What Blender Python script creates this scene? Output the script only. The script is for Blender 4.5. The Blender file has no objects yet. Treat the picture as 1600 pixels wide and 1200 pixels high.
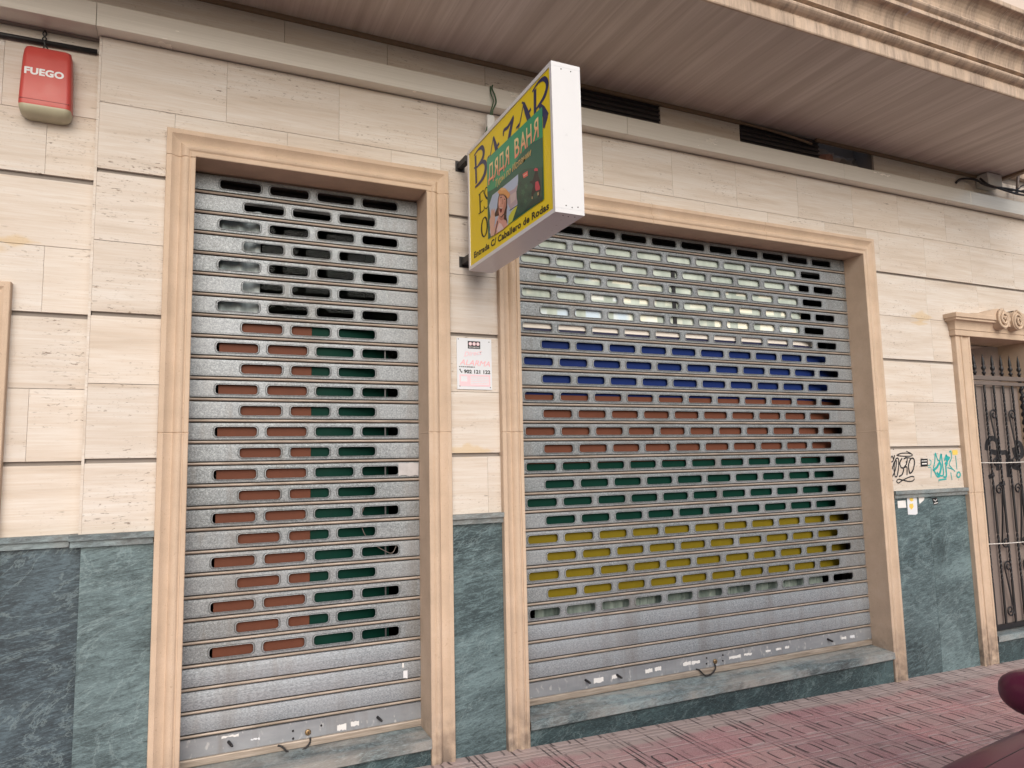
import bpy, bmesh, math, random
from mathutils import Vector, Matrix
R = random.Random(7)
S = bpy.context.scene
COL = S.collection
rad = math.radians

# ------------------------------------------------------------------ survey
# camera solved from the photograph: facade plane y = 0, x along it, z up
F_PX, YAW, PIT, ROL = 1119.98, rad(24.9173), rad(6.2559), rad(-1.2579)
CAM = Vector((0, -3.7908, 1.6001))
FW = Vector((math.sin(YAW)*math.cos(PIT), math.cos(YAW)*math.cos(PIT), math.sin(PIT)))
_r = Vector((math.cos(YAW), -math.sin(YAW), 0)); _u = _r.cross(FW)
RT = _r*math.cos(ROL) + _u*math.sin(ROL); UP = -_r*math.sin(ROL) + _u*math.cos(ROL)
def on(u, v, ax, val):
    "survey mark (photo pixel) -> point on the plane x|y|z = val"
    d = FW + RT*((u-800)/F_PX) - UP*((v-600)/F_PX)
    i = 'xyz'.index(ax); return CAM + d*((val-CAM[i])/d[i])

L1, L2, LZ = 0.0372, 1.2494, 3.164          # left doorway opening
R1, R2, RZ = 1.8285, 4.8137, 3.162          # shop front opening
G1, G2, GZ = 6.030, 6.900, 2.573            # gate opening
SY = 0.1846                                 # shutter face
PT, Z0 = 0.1098, 3.1529                     # slat pitch, first joint datum
def gz(x): return 0.055 - 0.0245*x          # pavement falls to the right

# ------------------------------------------------------------------ materials
class NT:
    def __init__(s, name):
        m = bpy.data.materials.new(name); m.use_nodes = True
        s.m = m; s.t = m.node_tree; s.n = s.t.nodes; s.l = s.t.links
        s.b = s.n['Principled BSDF']
    def node(s, typ, **kw):
        k = s.n.new(typ)
        for a, v in kw.items(): setattr(k, a, v)
        return k
    def put(s, sock, v):
        if hasattr(v, 'is_output') or isinstance(v, bpy.types.NodeSocket): s.l.new(v, sock)
        elif v is not None:
            if isinstance(v, (tuple, list)) and len(v) == 3 and sock.type == 'RGBA': v = (*v, 1)
            sock.default_value = v
    def math(s, op, a, b=None, c=None, clamp=False):
        k = s.node('ShaderNodeMath', operation=op); k.use_clamp = clamp
        for i, v in enumerate((a, b, c)):
            if v is not None: s.put(k.inputs[i], v)
        return k.outputs[0]
    def obj(s):
        return s.node('ShaderNodeTexCoord').outputs['Object']
    def isl(s):
        return s.node('ShaderNodeNewGeometry').outputs['Random Per Island']
    def orand(s):
        return s.node('ShaderNodeObjectInfo').outputs['Random']
    def map(s, vec, scale=(1,1,1), loc=(0,0,0), rot=(0,0,0)):
        k = s.node('ShaderNodeMapping'); s.put(k.inputs[0], vec)
        k.inputs['Scale'].default_value = scale; k.inputs['Location'].default_value = loc; k.inputs['Rotation'].default_value = rot
        return k.outputs[0]
    def shift(s, vec, rnd, amt=37.0):
        c = s.node('ShaderNodeCombineXYZ')
        a = s.math('MULTIPLY', rnd, amt)
        for i in range(3): s.l.new(a, c.inputs[i])
        v = s.node('ShaderNodeVectorMath', operation='ADD'); s.l.new(vec, v.inputs[0]); s.l.new(c.outputs[0], v.inputs[1])
        return v.outputs[0]
    def noise(s, vec, scale=1, detail=4, rough=.55, dist=0):
        k = s.node('ShaderNodeTexNoise'); s.put(k.inputs['Vector'], vec)
        k.inputs['Scale'].default_value = scale; k.inputs['Detail'].default_value = detail
        k.inputs['Roughness'].default_value = rough; k.inputs['Distortion'].default_value = dist
        return k.outputs[0]
    def voro(s, vec, scale, feature='F1', out=0):
        k = s.node('ShaderNodeTexVoronoi', feature=feature); s.put(k.inputs['Vector'], vec); k.inputs['Scale'].default_value = scale
        return k.outputs[out]
    def ramp(s, fac, *st):
        k = s.node('ShaderNodeValToRGB'); s.put(k.inputs[0], fac); e = k.color_ramp.elements
        while len(e) < len(st): e.new(.5)
        for i, (p, c) in enumerate(st):
            e[i].position = p; e[i].color = (c, c, c, 1) if not isinstance(c, (tuple, list)) else (*c, 1)
        return k.outputs[0]
    def mix(s, f, a, b, mode='MIX'):
        k = s.node('ShaderNodeMix', data_type='RGBA', blend_type=mode)
        s.put(k.inputs[0], f); s.put(k.inputs[6], a); s.put(k.inputs[7], b); return k.outputs[2]
    def bump(s, h, strength=.3, dist=.002):
        k = s.node('ShaderNodeBump'); k.inputs['Strength'].default_value = strength; k.inputs['Distance'].default_value = dist
        s.l.new(h, k.inputs['Height']); s.l.new(k.outputs[0], s.b.inputs['Normal'])
    def set(s, col=None, rough=None, metal=None, spec=None):
        if col is not None: s.put(s.b.inputs['Base Color'], col)
        if rough is not None: s.put(s.b.inputs['Roughness'], rough)
        if metal is not None: s.put(s.b.inputs['Metallic'], metal)
        if spec is not None: s.put(s.b.inputs['Specular IOR Level'], spec)
        return s.m

def sub(v, i):
    return v

def flat(name, col, rough=.5, metal=0, vary=.12, spec=.5):
    n = NT(name); o = n.obj()
    f = n.noise(o, 18, 5, .6)
    c = n.mix(f, tuple(x*(1-vary) for x in col), tuple(min(1, x*(1+vary)) for x in col))
    g = n.noise(o, 160, 2)
    n.bump(g, .08, .001)
    return n.set(c, n.ramp(f, (0.2, max(.02, rough-.08)), (.8, min(1, rough+.08))), metal, spec)

def travertine(name, tone=1.0):
    n = NT(name); o = n.obj(); ri = n.isl(); v = n.shift(o, ri)
    band = n.noise(n.map(v, (1.0, 1, 15)), 1, 6, .6, .25)
    fine = n.noise(n.map(v, (5, 5, 130)), 1, 4, .6)
    c = n.ramp(band, (.28, (.53*tone, .463*tone, .400*tone)), (.43, (.63*tone, .575*tone, .520*tone)), (.56, (.67*tone, .628*tone, .584*tone)), (.75, (.705*tone, .68*tone, .648*tone)))
    c = n.mix(n.ramp(fine, (.38, .0), (.75, .5)), c, (.54*tone, .43*tone, .33*tone))
    tint = n.ramp(ri, (0, (.955, .95, .945)), (.5, (1, 1, 1)), (1, (1.0, .975, .945)))
    c = n.mix(1.0, c, tint, 'MULTIPLY')
    # ochre stains
    big = n.noise(n.map(v, (1.4, 1, 3.2)), 1, 4, .6, .6)
    c = n.mix(n.ramp(big, (.66, 0), (.74, .55)), c, (.56, .40, .20))
    xz = n.node('ShaderNodeSeparateXYZ'); n.l.new(o, xz.inputs[0])
    rag = n.math('MULTIPLY', n.math('SUBTRACT', n.noise(n.map(o, (14, 1, 20)), 1, 4), .5), 1.6)
    for cx, cz, ax, az in ((1.50, 1.672, .14, .040), (5.50, 2.715, .13, .045), (-.72, 2.672, .10, .03), (5.46, 2.66, .10, .02)):
        q = n.math('ADD', n.math('ABSOLUTE', n.math('DIVIDE', n.math('SUBTRACT', xz.outputs[0], cx), ax)), n.math('ABSOLUTE', n.math('DIVIDE', n.math('SUBTRACT', xz.outputs[2], cz), az)))
        c = n.mix(n.ramp(n.math('MULTIPLY', n.math('ADD', q, rag), .5), (.40, .45), (.62, 0)), c, (.60, .42, .18))
    # pits: short dark dashes lying along the bedding
    zone = n.ramp(n.noise(n.map(v, (2.2, 1, 8)), 1, 3), (.46, 0.06), (.60, .9))
    p1 = n.ramp(n.noise(n.map(v, (26, 20, 105)), 1, 3, .6, .4), (.635, 0), (.675, .9))
    p2 = n.ramp(n.noise(n.map(v, (60, 60, 190)), 1, 2), (.65, 0), (.70, 1))
    pit = n.math('MULTIPLY', n.math('MAXIMUM', p1, n.math('MULTIPLY', p2, .6)), zone)
    c = n.mix(n.math('MULTIPLY', pit, .85), c, (.15, .10, .07))
    h = n.math('SUBTRACT', n.math('MULTIPLY', fine, .25), pit)
    n.bump(h, .5, .003)
    return n.set(c, .62, 0, .35)

def sandstone(name, base=(.58, .452, .345)):
    n = NT(name); o = n.obj()
    blot = n.noise(o, 5, 6, .6)
    c = n.ramp(blot, (.3, tuple(x*.86 for x in base)), (.55, base), (.75, (base[0]*1.06, base[1]*1.10, base[2]*1.16)))
    gr = n.noise(o, 330, 2, .6)
    c = n.mix(n.ramp(gr, (.5, 0), (.75, .38)), c, (.36, .25, .18))
    sp = n.noise(o, 60, 4, .65)
    c = n.mix(n.ramp(sp, (.64, 0), (.72, .5)), c, (.30, .20, .15))
    # splash dirt close to the pavement
    z = n.node('ShaderNodeSeparateXYZ'); n.l.new(o, z.inputs[0])
    low = n.math('MULTIPLY', n.ramp(z.outputs[2], (0.0, 1.0), (.34, 0.0)), n.ramp(n.noise(o, 14, 4), (.35, .15), (.62, .95)))
    c = n.mix(low, c, (.17, .135, .115))
    n.bump(n.math('ADD', gr, n.math('MULTIPLY', sp, .8)), .25, .002)
    return n.set(c, .8, 0, .25)

def marble(name, dark=(.036, .062, .072), lite=(.125, .185, .20), dusty=0.0, k=1.0):
    n = NT(name); o = n.obj(); ri = n.isl(); v = n.shift(o, ri, 21)
    r = n.map(v, (1, 1, 1), rot=(0, rad(28), 0))
    big = n.noise(n.map(r, (1.1*k, 1.5, 1.7*k)), 1, 9, .66, 1.0)
    fib = n.noise(n.map(n.map(v, (1, 1, 1), rot=(0, rad(9), 0)), (14*k, 20, 75*k)), 1, 8, .75, .8)
    gr = n.noise(n.map(v, (75, 75, 190)), 1, 5, .8)
    fib = n.math('ADD', n.math('MULTIPLY', fib, .62), n.math('MULTIPLY', gr, .38))
    vein = n.noise(n.map(r, (1.6*k, 2, 3.5*k)), 1, 8, .65, .9)
    c = n.ramp(big, (.34, tuple(x*.8 for x in dark)), (.50, tuple((a+b)*.45 for a, b in zip(dark, lite))), (.64, tuple(x*1.12 for x in lite)))
    c = n.mix(n.ramp(fib, (.49, 0), (.60, .62)), c, tuple(min(1, x*1.7) for x in lite))
    c = n.mix(n.ramp(fib, (.39, .7), (.48, 0)), c, tuple(x*.5 for x in dark))
    blk = n.noise(n.map(v, (2.6, 2, 2.0), (5, 3, 1)), 1, 6, .7, .5)
    c = n.mix(n.ramp(blk, (.60, 0), (.68, .6)), c, tuple(x*.45 for x in dark))
    line = n.math('ABSOLUTE', n.math('SUBTRACT', vein, .5))
    c = n.mix(n.ramp(line, (0.0, .32), (.012, 0)), c, (.30, .40, .42))
    c = n.mix(1.0, c, n.ramp(ri, (0, (.82, .84, .88)), (1, (1.12, 1.1, 1.08))), 'MULTIPLY')
    if dusty:
        d = n.noise(n.map(o, (2.5, 9, 2)), 1, 5, .6)
        c = n.mix(n.ramp(d, (.40, .05), (.60, dusty)), c, (.40, .375, .35))
        st = n.noise(n.map(o, (3.2, 12, 3), (4, 1, 0)), 1, 5, .6)
        c = n.mix(n.ramp(st, (.60, 0), (.70, .75)), c, (.045, .045, .048))
    n.bump(n.math('ADD', fib, n.math('MULTIPLY', big, .6)), .14, .004)
    return n.set(c, n.ramp(fib, (.3, .62), (.7, .40)), 0, .45)

def galvanised(name, mode):
    n = NT(name); o = n.obj(); v = n.shift(o, n.orand(), 19)
    sp = n.math('ADD', n.math('MULTIPLY', n.noise(n.map(v, (1, 1, 1.1)), 120, 3, .7, .8), .62), n.math('MULTIPLY', n.noise(v, 300, 2, .7), .38))
    if mode == 'solid':
        d1 = n.noise(n.map(v, (90, 90, 330)), 1, 2, .6)
        sp = n.math('ADD', n.math('MULTIPLY', sp, .42), n.math('MULTIPLY', d1, .58))
    cloud = n.noise(n.map(v, (3, 3, 9)), 1, 4, .6)
    c = n.ramp(sp, (.39, (.120, .135, .147)) if mode != 'solid' else (.39, (.17, .195, .22)), (.50, (.225, .252, .272)) if mode != 'solid' else (.50, (.295, .335, .375)), (.61, (.40, .445, .475)) if mode != 'solid' else (.61, (.47, .53, .59)))
    c = n.mix(n.ramp(cloud, (.35, 0), (.7, .35)), c, (.33, .345, .37))
    dirt = n.noise(n.map(v, (9, 9, 1.6), (3, 0, 0)), 1, 5, .6)
    c = n.mix(n.ramp(dirt, (.58, 0), (.78, .4)), c, (.24, .21, .18))
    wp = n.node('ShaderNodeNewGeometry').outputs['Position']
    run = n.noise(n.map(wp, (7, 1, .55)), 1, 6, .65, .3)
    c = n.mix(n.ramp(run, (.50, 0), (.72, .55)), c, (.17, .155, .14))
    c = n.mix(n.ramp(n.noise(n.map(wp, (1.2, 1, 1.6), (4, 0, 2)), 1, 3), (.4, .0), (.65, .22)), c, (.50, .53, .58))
    n.bump(sp, .2 if mode != 'plain' else .1, .0012)
    if mode == 'plain':
        c = n.ramp(cloud, (.3, (.255, .275, .305)), (.7, (.37, .395, .43)))
        c = n.mix(n.ramp(n.noise(n.map(v, (40, 40, 20)), 1, 4), (.60, 0), (.68, .6)), c, (.62, .63, .64))
        c = n.mix(n.ramp(dirt, (.55, 0), (.75, .5)), c, (.22, .20, .18))
    return n.set(c, n.ramp(sp, (.35, .58), (.65, .46)), .45, .5)

def joint_metal(name):
    n = NT(name); o = n.obj(); v = n.shift(o, n.orand(), 11)
    f = n.noise(n.map(v, (6, 6, 90)), 1, 5, .6)
    c = n.ramp(f, (.3, (.25, .205, .165)), (.6, (.44, .375, .32)), (.8, (.55, .48, .42)))
    return n.set(c, .5, .35, .5)

def brushed(name):
    n = NT(name); o = n.obj(); v = n.shift(o, n.isl(), 9)
    f = n.noise(n.map(v, (2.0, 3, 150)), 1, 4, .6)
    b = n.noise(n.map(v, (1.6, 2, 6)), 1, 5, .6)
    c = n.ramp(f, (.3, (.70, .68, .62)), (.7, (.79, .77, .71)))
    c = n.mix(n.ramp(b, (.3, 0), (.9, .2)), c, (.55, .50, .44))
    return n.set(c, n.ramp(b, (.3, .24), (.7, .28)), .22, .5)

def soffit_mat(name):
    n = NT(name); o = n.obj()
    a = n.noise(n.map(o, (9.0, .25, 1)), 1, 5, .65, .2)
    b = n.noise(n.map(o, (45, 1.1, 1)), 1, 4, .6)
    g = n.noise(n.map(o, (.7, .9, 1)), 1, 3)
    c = n.ramp(a, (.30, (.43, .37, .33)), (.48, (.55, .49, .445)), (.60, (.66, .60, .555)), (.75, (.48, .42, .378)))
    c = n.mix(n.ramp(b, (.4, 0), (.7, .4)), c, (.42, .36, .32))
    c = n.mix(n.ramp(g, (.4, 0), (.7, .35)), c, (.47, .40, .355))
    sx = n.node('ShaderNodeSeparateXYZ'); n.l.new(o, sx.inputs[0])
    fr = n.math('FRACT', n.math('DIVIDE', sx.outputs[0], .118))
    ln = n.math('LESS_THAN', fr, .02)
    c = n.mix(n.math('MULTIPLY', ln, .2), c, (.15, .11, .09))
    n.bump(n.math('SUBTRACT', n.math('MULTIPLY', g, .6), ln), .25, .004)
    return n.set(c, .5, 0, .4)

def pavement_mat(name):
    n = NT(name); o = n.obj()
    s = n.node('ShaderNodeSeparateXYZ'); n.l.new(o, s.inputs[0])
    TX, TY = .205, .2225
    ax = n.math('DIVIDE', n.math('SUBTRACT', s.outputs[0], 1.910), TX)
    ay = n.math('DIVIDE', n.math('ADD', s.outputs[1], .090), TY)
    px = n.math('ABSOLUTE', n.math('SUBTRACT', n.math('FRACT', ax), .5))
    py = n.math('ABSOLUTE', n.math('SUBTRACT', n.math('FRACT', ay), .5))
    def rbox(b, r):
        qx = n.math('SUBTRACT', px, b-r); qy = n.math('SUBTRACT', py, b-r)
        mx = n.math('MAXIMUM', qx, 0); my = n.math('MAXIMUM', qy, 0)
        ln = n.math('SQRT', n.math('ADD', n.math('MULTIPLY', mx, mx), n.math('MULTIPLY', my, my)))
        ins = n.math('MINIMUM', n.math('MAXIMUM', qx, qy), 0)
        return n.math('SUBTRACT', n.math('ADD', ln, ins), r)
    def groove(d, w):
        return n.ramp(n.math('ABSOLUTE', d), (w*.55, 1.0), (w*1.25, 0.0))
    bx = n.math('ABSOLUTE', n.math('SUBTRACT', n.math('FRACT', n.math('MULTIPLY', ax, .5)), .5))
    by = n.math('ABSOLUTE', n.math('SUBTRACT', n.math('FRACT', n.math('MULTIPLY', ay, .5)), .5))
    def lines(bv, w):                             # tile joint, a groove each side of it and the centre groove
        m_ = n.math('MAXIMUM', groove(n.math('SUBTRACT', bv, .5), w), groove(n.math('SUBTRACT', bv, .415), w))
        return n.math('MAXIMUM', m_, groove(bv, w))
    lx = lines(bx, .0135); ly = lines(by, .0125)
    c2 = n.node('ShaderNodeCombineXYZ'); n.l.new(n.math('FLOOR', ax), c2.inputs[0]); n.l.new(n.math('FLOOR', ay), c2.inputs[1])
    w2 = n.node('ShaderNodeTexWhiteNoise'); n.l.new(c2.outputs[0], w2.inputs['Vector'])
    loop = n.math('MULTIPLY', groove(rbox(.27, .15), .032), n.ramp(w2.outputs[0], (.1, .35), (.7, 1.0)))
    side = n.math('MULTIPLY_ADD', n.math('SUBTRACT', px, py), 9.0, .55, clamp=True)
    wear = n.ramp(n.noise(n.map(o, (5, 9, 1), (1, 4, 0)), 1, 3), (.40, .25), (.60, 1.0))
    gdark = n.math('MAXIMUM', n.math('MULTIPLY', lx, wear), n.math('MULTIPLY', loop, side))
    glite = n.math('MAXIMUM', ly, n.math('MULTIPLY', loop, n.math('SUBTRACT', 1.0, side)))  # light catching the groove faces along x, painted as a pale tone
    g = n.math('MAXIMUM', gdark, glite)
    cell = n.node('ShaderNodeCombineXYZ'); n.l.new(n.math('FLOOR', n.math('DIVIDE', ax, 2)), cell.inputs[0]); n.l.new(n.math('FLOOR', n.math('DIVIDE', ay, 2)), cell.inputs[1])
    wn = n.node('ShaderNodeTexWhiteNoise'); n.l.new(cell.outputs[0], wn.inputs['Vector']); rnd = wn.outputs[0]
    grit = n.noise(o, 330, 2, .7)
    c = n.ramp(grit, (.36, (.30, .145, .155)), (.50, (.52, .275, .285)), (.64, (.72, .48, .485)))
    c = n.mix(1.0, c, n.ramp(rnd, (0, (.82, .82, .84)), (.5, (1, .98, .98)), (1, (1.14, 1.06, 1.02))), 'MULTIPLY')
    big = n.noise(n.map(o, (1.3, 2.2, 1)), 1, 5, .6)
    dust = n.ramp(big, (.42, 0), (.68, .75))
    near = n.ramp(n.math('ADD', s.outputs[1], n.math('MULTIPLY', big, .22)), (-.16+.0, 0.0), (.10, .85)) if False else n.ramp(n.math('ADD', n.math('ADD', s.outputs[1], 1.0), n.math('MULTIPLY', big, .30)), (.94, 0.0), (1.10, .85))
    c = n.mix(n.math('MAXIMUM', n.math('MULTIPLY', dust, .7), near), c, (.45, .375, .355))
    st = n.noise(n.map(o, (2.6, 3.5, 1), (9, 3, 0)), 1, 6, .65)
    c = n.mix(n.ramp(st, (.60, 0), (.72, .65)), c, (.10, .075, .075))
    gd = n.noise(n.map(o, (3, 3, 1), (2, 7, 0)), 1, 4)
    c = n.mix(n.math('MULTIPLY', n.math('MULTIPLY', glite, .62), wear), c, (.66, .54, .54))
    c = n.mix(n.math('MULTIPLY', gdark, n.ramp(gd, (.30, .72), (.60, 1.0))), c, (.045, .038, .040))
    gum = n.node('ShaderNodeTexVoronoi'); n.l.new(n.map(o, (3.1, 3.1, 0), (.3, .2, 0)), gum.inputs['Vector']); gum.inputs['Scale'].default_value = 1
    spot = n.math('MULTIPLY', n.math('LESS_THAN', n.math('ADD', gum.outputs['Distance'], n.math('MULTIPLY', n.noise(o, 60, 2), .03)), .075), n.ramp(gum.outputs['Color'], (.55, 0), (.6, .6)))
    c = n.mix(spot, c, (.10, .085, .085))
    h = n.math('ADD', n.math('MULTIPLY', g, -1.0), n.math('MULTIPLY', grit, .10))
    n.bump(h, .9, .005)
    return n.set(c, n.ramp(big, (.35, .78), (.65, .60)), 0, .4)

def asphalt(name):
    n = NT(name); o = n.obj()
    g = n.noise(o, 260, 3, .7)
    c = n.ramp(g, (.35, (.03, .03, .032)), (.65, (.085, .083, .08)))
    n.bump(g, .5, .004); return n.set(c, .85, 0, .3)

def gradient_print(name, top, bot, z0, z1):
    "printed two-colour lettering ink (object z is the height on the poster)"
    n = NT(name); o = n.obj(); s = n.node('ShaderNodeSeparateXYZ'); n.l.new(o, s.inputs[0])
    f = n.math('DIVIDE', n.math('SUBTRACT', s.outputs[2], z0), z1-z0)
    return n.set(n.ramp(f, (0, bot), (1, top)), .4, 0, .4)

M = {}
M['trav'] = travertine('travertine cladding')
M['core'] = flat('grey mortar', (.25, .22, .20), .9)
M['frame'] = sandstone('peach artificial stone')
def grimy(name):
    m = sandstone(name, (.58, .455, .355)); n = NT.__new__(NT); n.m = m; n.t = m.node_tree; n.n = n.t.nodes; n.l = n.t.links; n.b = n.n['Principled BSDF']
    old = n.b.inputs['Base Color'].links[0].from_socket; o = n.obj()
    g = n.noise(n.map(o, (9, 3, 2.2)), 1, 6, .7, .4); h = n.noise(n.map(o, (70, 30, 4)), 1, 3, .6)
    f = n.math('MULTIPLY', n.ramp(g, (.42, 0), (.62, .8)), n.ramp(h, (.35, .35), (.6, 1)))
    n.set(n.mix(f, old, (.22, .175, .15))); return m
M['corn'] = grimy('balcony moulding stone')
M['upper'] = flat('pale render', (.66, .56, .50), .8, 0, .05)
M['marble'] = marble('green marble')
M['marble_dark'] = marble('dark green marble', (.017, .030, .042), (.075, .115, .140))
M['cap'] = marble('marble moulding', (.055, .085, .10), (.16, .215, .235), .35)
M['sill'] = marble('dusty marble step', (.05, .075, .085), (.19, .25, .27), .6)
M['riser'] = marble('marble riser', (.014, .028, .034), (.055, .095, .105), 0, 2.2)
M['galv'] = galvanised('speckled galvanised steel', 'slot')
M['galv_solid'] = galvanised('embossed galvanised steel', 'solid')
M['galv_plain'] = galvanised('plain galvanised rail', 'plain')
M['joint'] = joint_metal('dusty slat joint')
M['grime'] = flat('dark grime in slat gaps', (.055, .048, .045), .8)  # shadow lines between slats put into the colour of the gap faces
M['rim_grime'] = flat('dull metal round the slot rims', (.115, .118, .12), .7, .3)
M['ledge'] = brushed('brushed metal flashing')
M['soffit'] = soffit_mat('brown woodgrain soffit')
M['trim'] = flat('brown wooden trim', (.25, .175, .115), .55)
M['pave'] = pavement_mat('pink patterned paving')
M['asphalt'] = asphalt('asphalt')
M['kerb'] = flat('concrete kerb', (.34, .32, .30), .85)
M['black'] = flat('black plastic', (.012, .012, .014), .45)
M['vent'] = flat('dark vent louvre', (.045, .038, .040), .5)
M['iron'] = flat('black wrought iron', (.022, .023, .027), .42, .3)
M['iron_worn'] = flat('worn iron rail', (.20, .165, .15), .5, .35)
M['room'] = flat('unlit shop interior', (.02, .018, .018), .8)
M['hall'] = flat('entrance hall plaster', (.72, .63, .59), .8)
M['alu'] = flat('dark window frame', (.08, .08, .085), .4, .4)
M['white'] = flat('white enamel', (.70, .71, .74), .32, 0, .02)
M['white_dirty'] = flat('white plastic box', (.62, .62, .60), .5)
M['red'] = flat('faded red plastic', (.50, .065, .055), .38, 0, .08)
M['cream'] = flat('cream lens plastic', (.44, .42, .30), .4)
M['yellow'] = flat('yellow sign face', (.85, .66, .008), .38, 0, .05)
M['navy'] = flat('navy sign ink', (.018, .022, .11), .4)
M['ink'] = flat('black ink', (.012, .012, .014), .5, 0, .05)
M['steel'] = flat('dark steel bracket', (.035, .033, .035), .5, .5)
M['wire_green'] = flat('green wire', (.03, .085, .035), .5)
M['paper'] = flat('white paper', (.72, .72, .72), .8)
M['tape'] = flat('greyed paper tape', (.46, .45, .46), .7, 0, .3)
M['paper_blue'] = flat('pale blue plate', (.70, .73, .78), .45, 0, .02)
M['pink'] = flat('faded pink ink', (.86, .42, .47), .6, 0, .05)
M['pink_pale'] = flat('pale pink ink', (.83, .58, .64), .6, 0, .05)
M['teal'] = flat('teal spray paint', (.02, .36, .36), .5)
M['spray'] = flat('black spray paint', (.02, .02, .024), .6)
M['note_yellow'] = flat('yellow note', (.75, .55, .12), .7)
M['brass'] = flat('worn brass', (.32, .22, .12), .4, .8)
M['cord'] = flat('white string', (.62, .60, .58), .8)
M['brick'] = flat('broken brick', (.30, .16, .12), .9, 0, .3)
M['plaster'] = flat('crumbling plaster', (.36, .31, .28), .9, 0, .3)
M['panel_brown'] = flat('brown display board', (.135, .050, .031), .55, 0, .16, .12)
M['panel_green'] = flat('green display board', (.002, .030, .021), .55, 0, .16, .1)
M['panel_blue'] = flat('blue display board', (.009, .024, .125), .55, 0, .12, .12)
M['panel_yellow'] = flat('yellow display board', (.165, .125, .008), .55, 0, .14, .12)
M['navy_trim'] = flat('navy board edge', (.012, .012, .05), .5)
M['rail_white'] = flat('white blind rail', (.75, .71, .66), .5)
def glass_mat():
    n = NT('shop window glass'); t = n.t
    n.b.inputs['Base Color'].default_value = (.9, .95, .93, 1)
    n.b.inputs['Roughness'].default_value = .02
    n.b.inputs['Transmission Weight'].default_value = 1.0
    n.b.inputs['IOR'].default_value = 1.12
    return n.m
M['glass'] = glass_mat()
def curtain_mat(name, c0, c1):
    n = NT(name); o = n.obj()
    f = n.noise(n.map(o, (14, 1, .6)), 1, 4, .6)
    n.bump(n.noise(n.map(o, (60, 10, 10)), 1, 2), .1, .002)
    return n.set(n.ramp(f, (.35, c0), (.65, c1)), .8, 0, .2)
M['curtain'] = curtain_mat('pale green curtain', (.13, .175, .16), (.30, .36, .33))
M['curtain_grey'] = curtain_mat('blue grey curtain', (.34, .42, .45), (.62, .70, .73))
def reflection_mat():  # street reflections in the upper glass, painted as cream and blue patches
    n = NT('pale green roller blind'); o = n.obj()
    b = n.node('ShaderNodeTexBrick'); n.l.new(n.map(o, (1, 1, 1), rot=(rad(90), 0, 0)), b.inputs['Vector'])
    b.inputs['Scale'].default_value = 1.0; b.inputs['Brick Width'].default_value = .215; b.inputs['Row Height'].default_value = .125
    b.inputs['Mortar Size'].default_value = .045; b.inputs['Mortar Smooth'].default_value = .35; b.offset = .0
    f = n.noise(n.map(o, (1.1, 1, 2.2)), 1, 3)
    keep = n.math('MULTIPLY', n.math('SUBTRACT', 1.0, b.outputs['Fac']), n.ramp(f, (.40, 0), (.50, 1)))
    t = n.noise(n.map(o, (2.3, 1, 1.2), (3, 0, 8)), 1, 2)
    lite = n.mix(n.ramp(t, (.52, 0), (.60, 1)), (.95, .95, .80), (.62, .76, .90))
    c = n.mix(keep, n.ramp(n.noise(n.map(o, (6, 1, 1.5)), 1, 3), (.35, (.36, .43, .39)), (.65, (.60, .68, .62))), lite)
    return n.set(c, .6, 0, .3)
M['blind'] = reflection_mat()
M['car'] = None
def car_paint():
    n = NT('maroon car paint'); o = n.obj()
    f = n.noise(o, 700, 2)
    n.set(n.mix(f, (.085, .008, .034), (.115, .014, .048)), .45, .1, .2)
    n.b.inputs['Coat Weight'].default_value = .3; n.b.inputs['Coat Roughness'].default_value = .15
    return n.m
M['car'] = car_paint()
M['tyre'] = flat('tyre rubber', (.02, .02, .02), .85)
M['alloy'] = flat('alloy wheel', (.45, .45, .47), .35, .8)
M['car_glass'] = flat('car window glass', (.02, .024, .028), .05, 0, .02, .8)
M['lamp'] = flat('headlamp lens', (.55, .57, .60), .08, 0, .02, .8)

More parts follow.
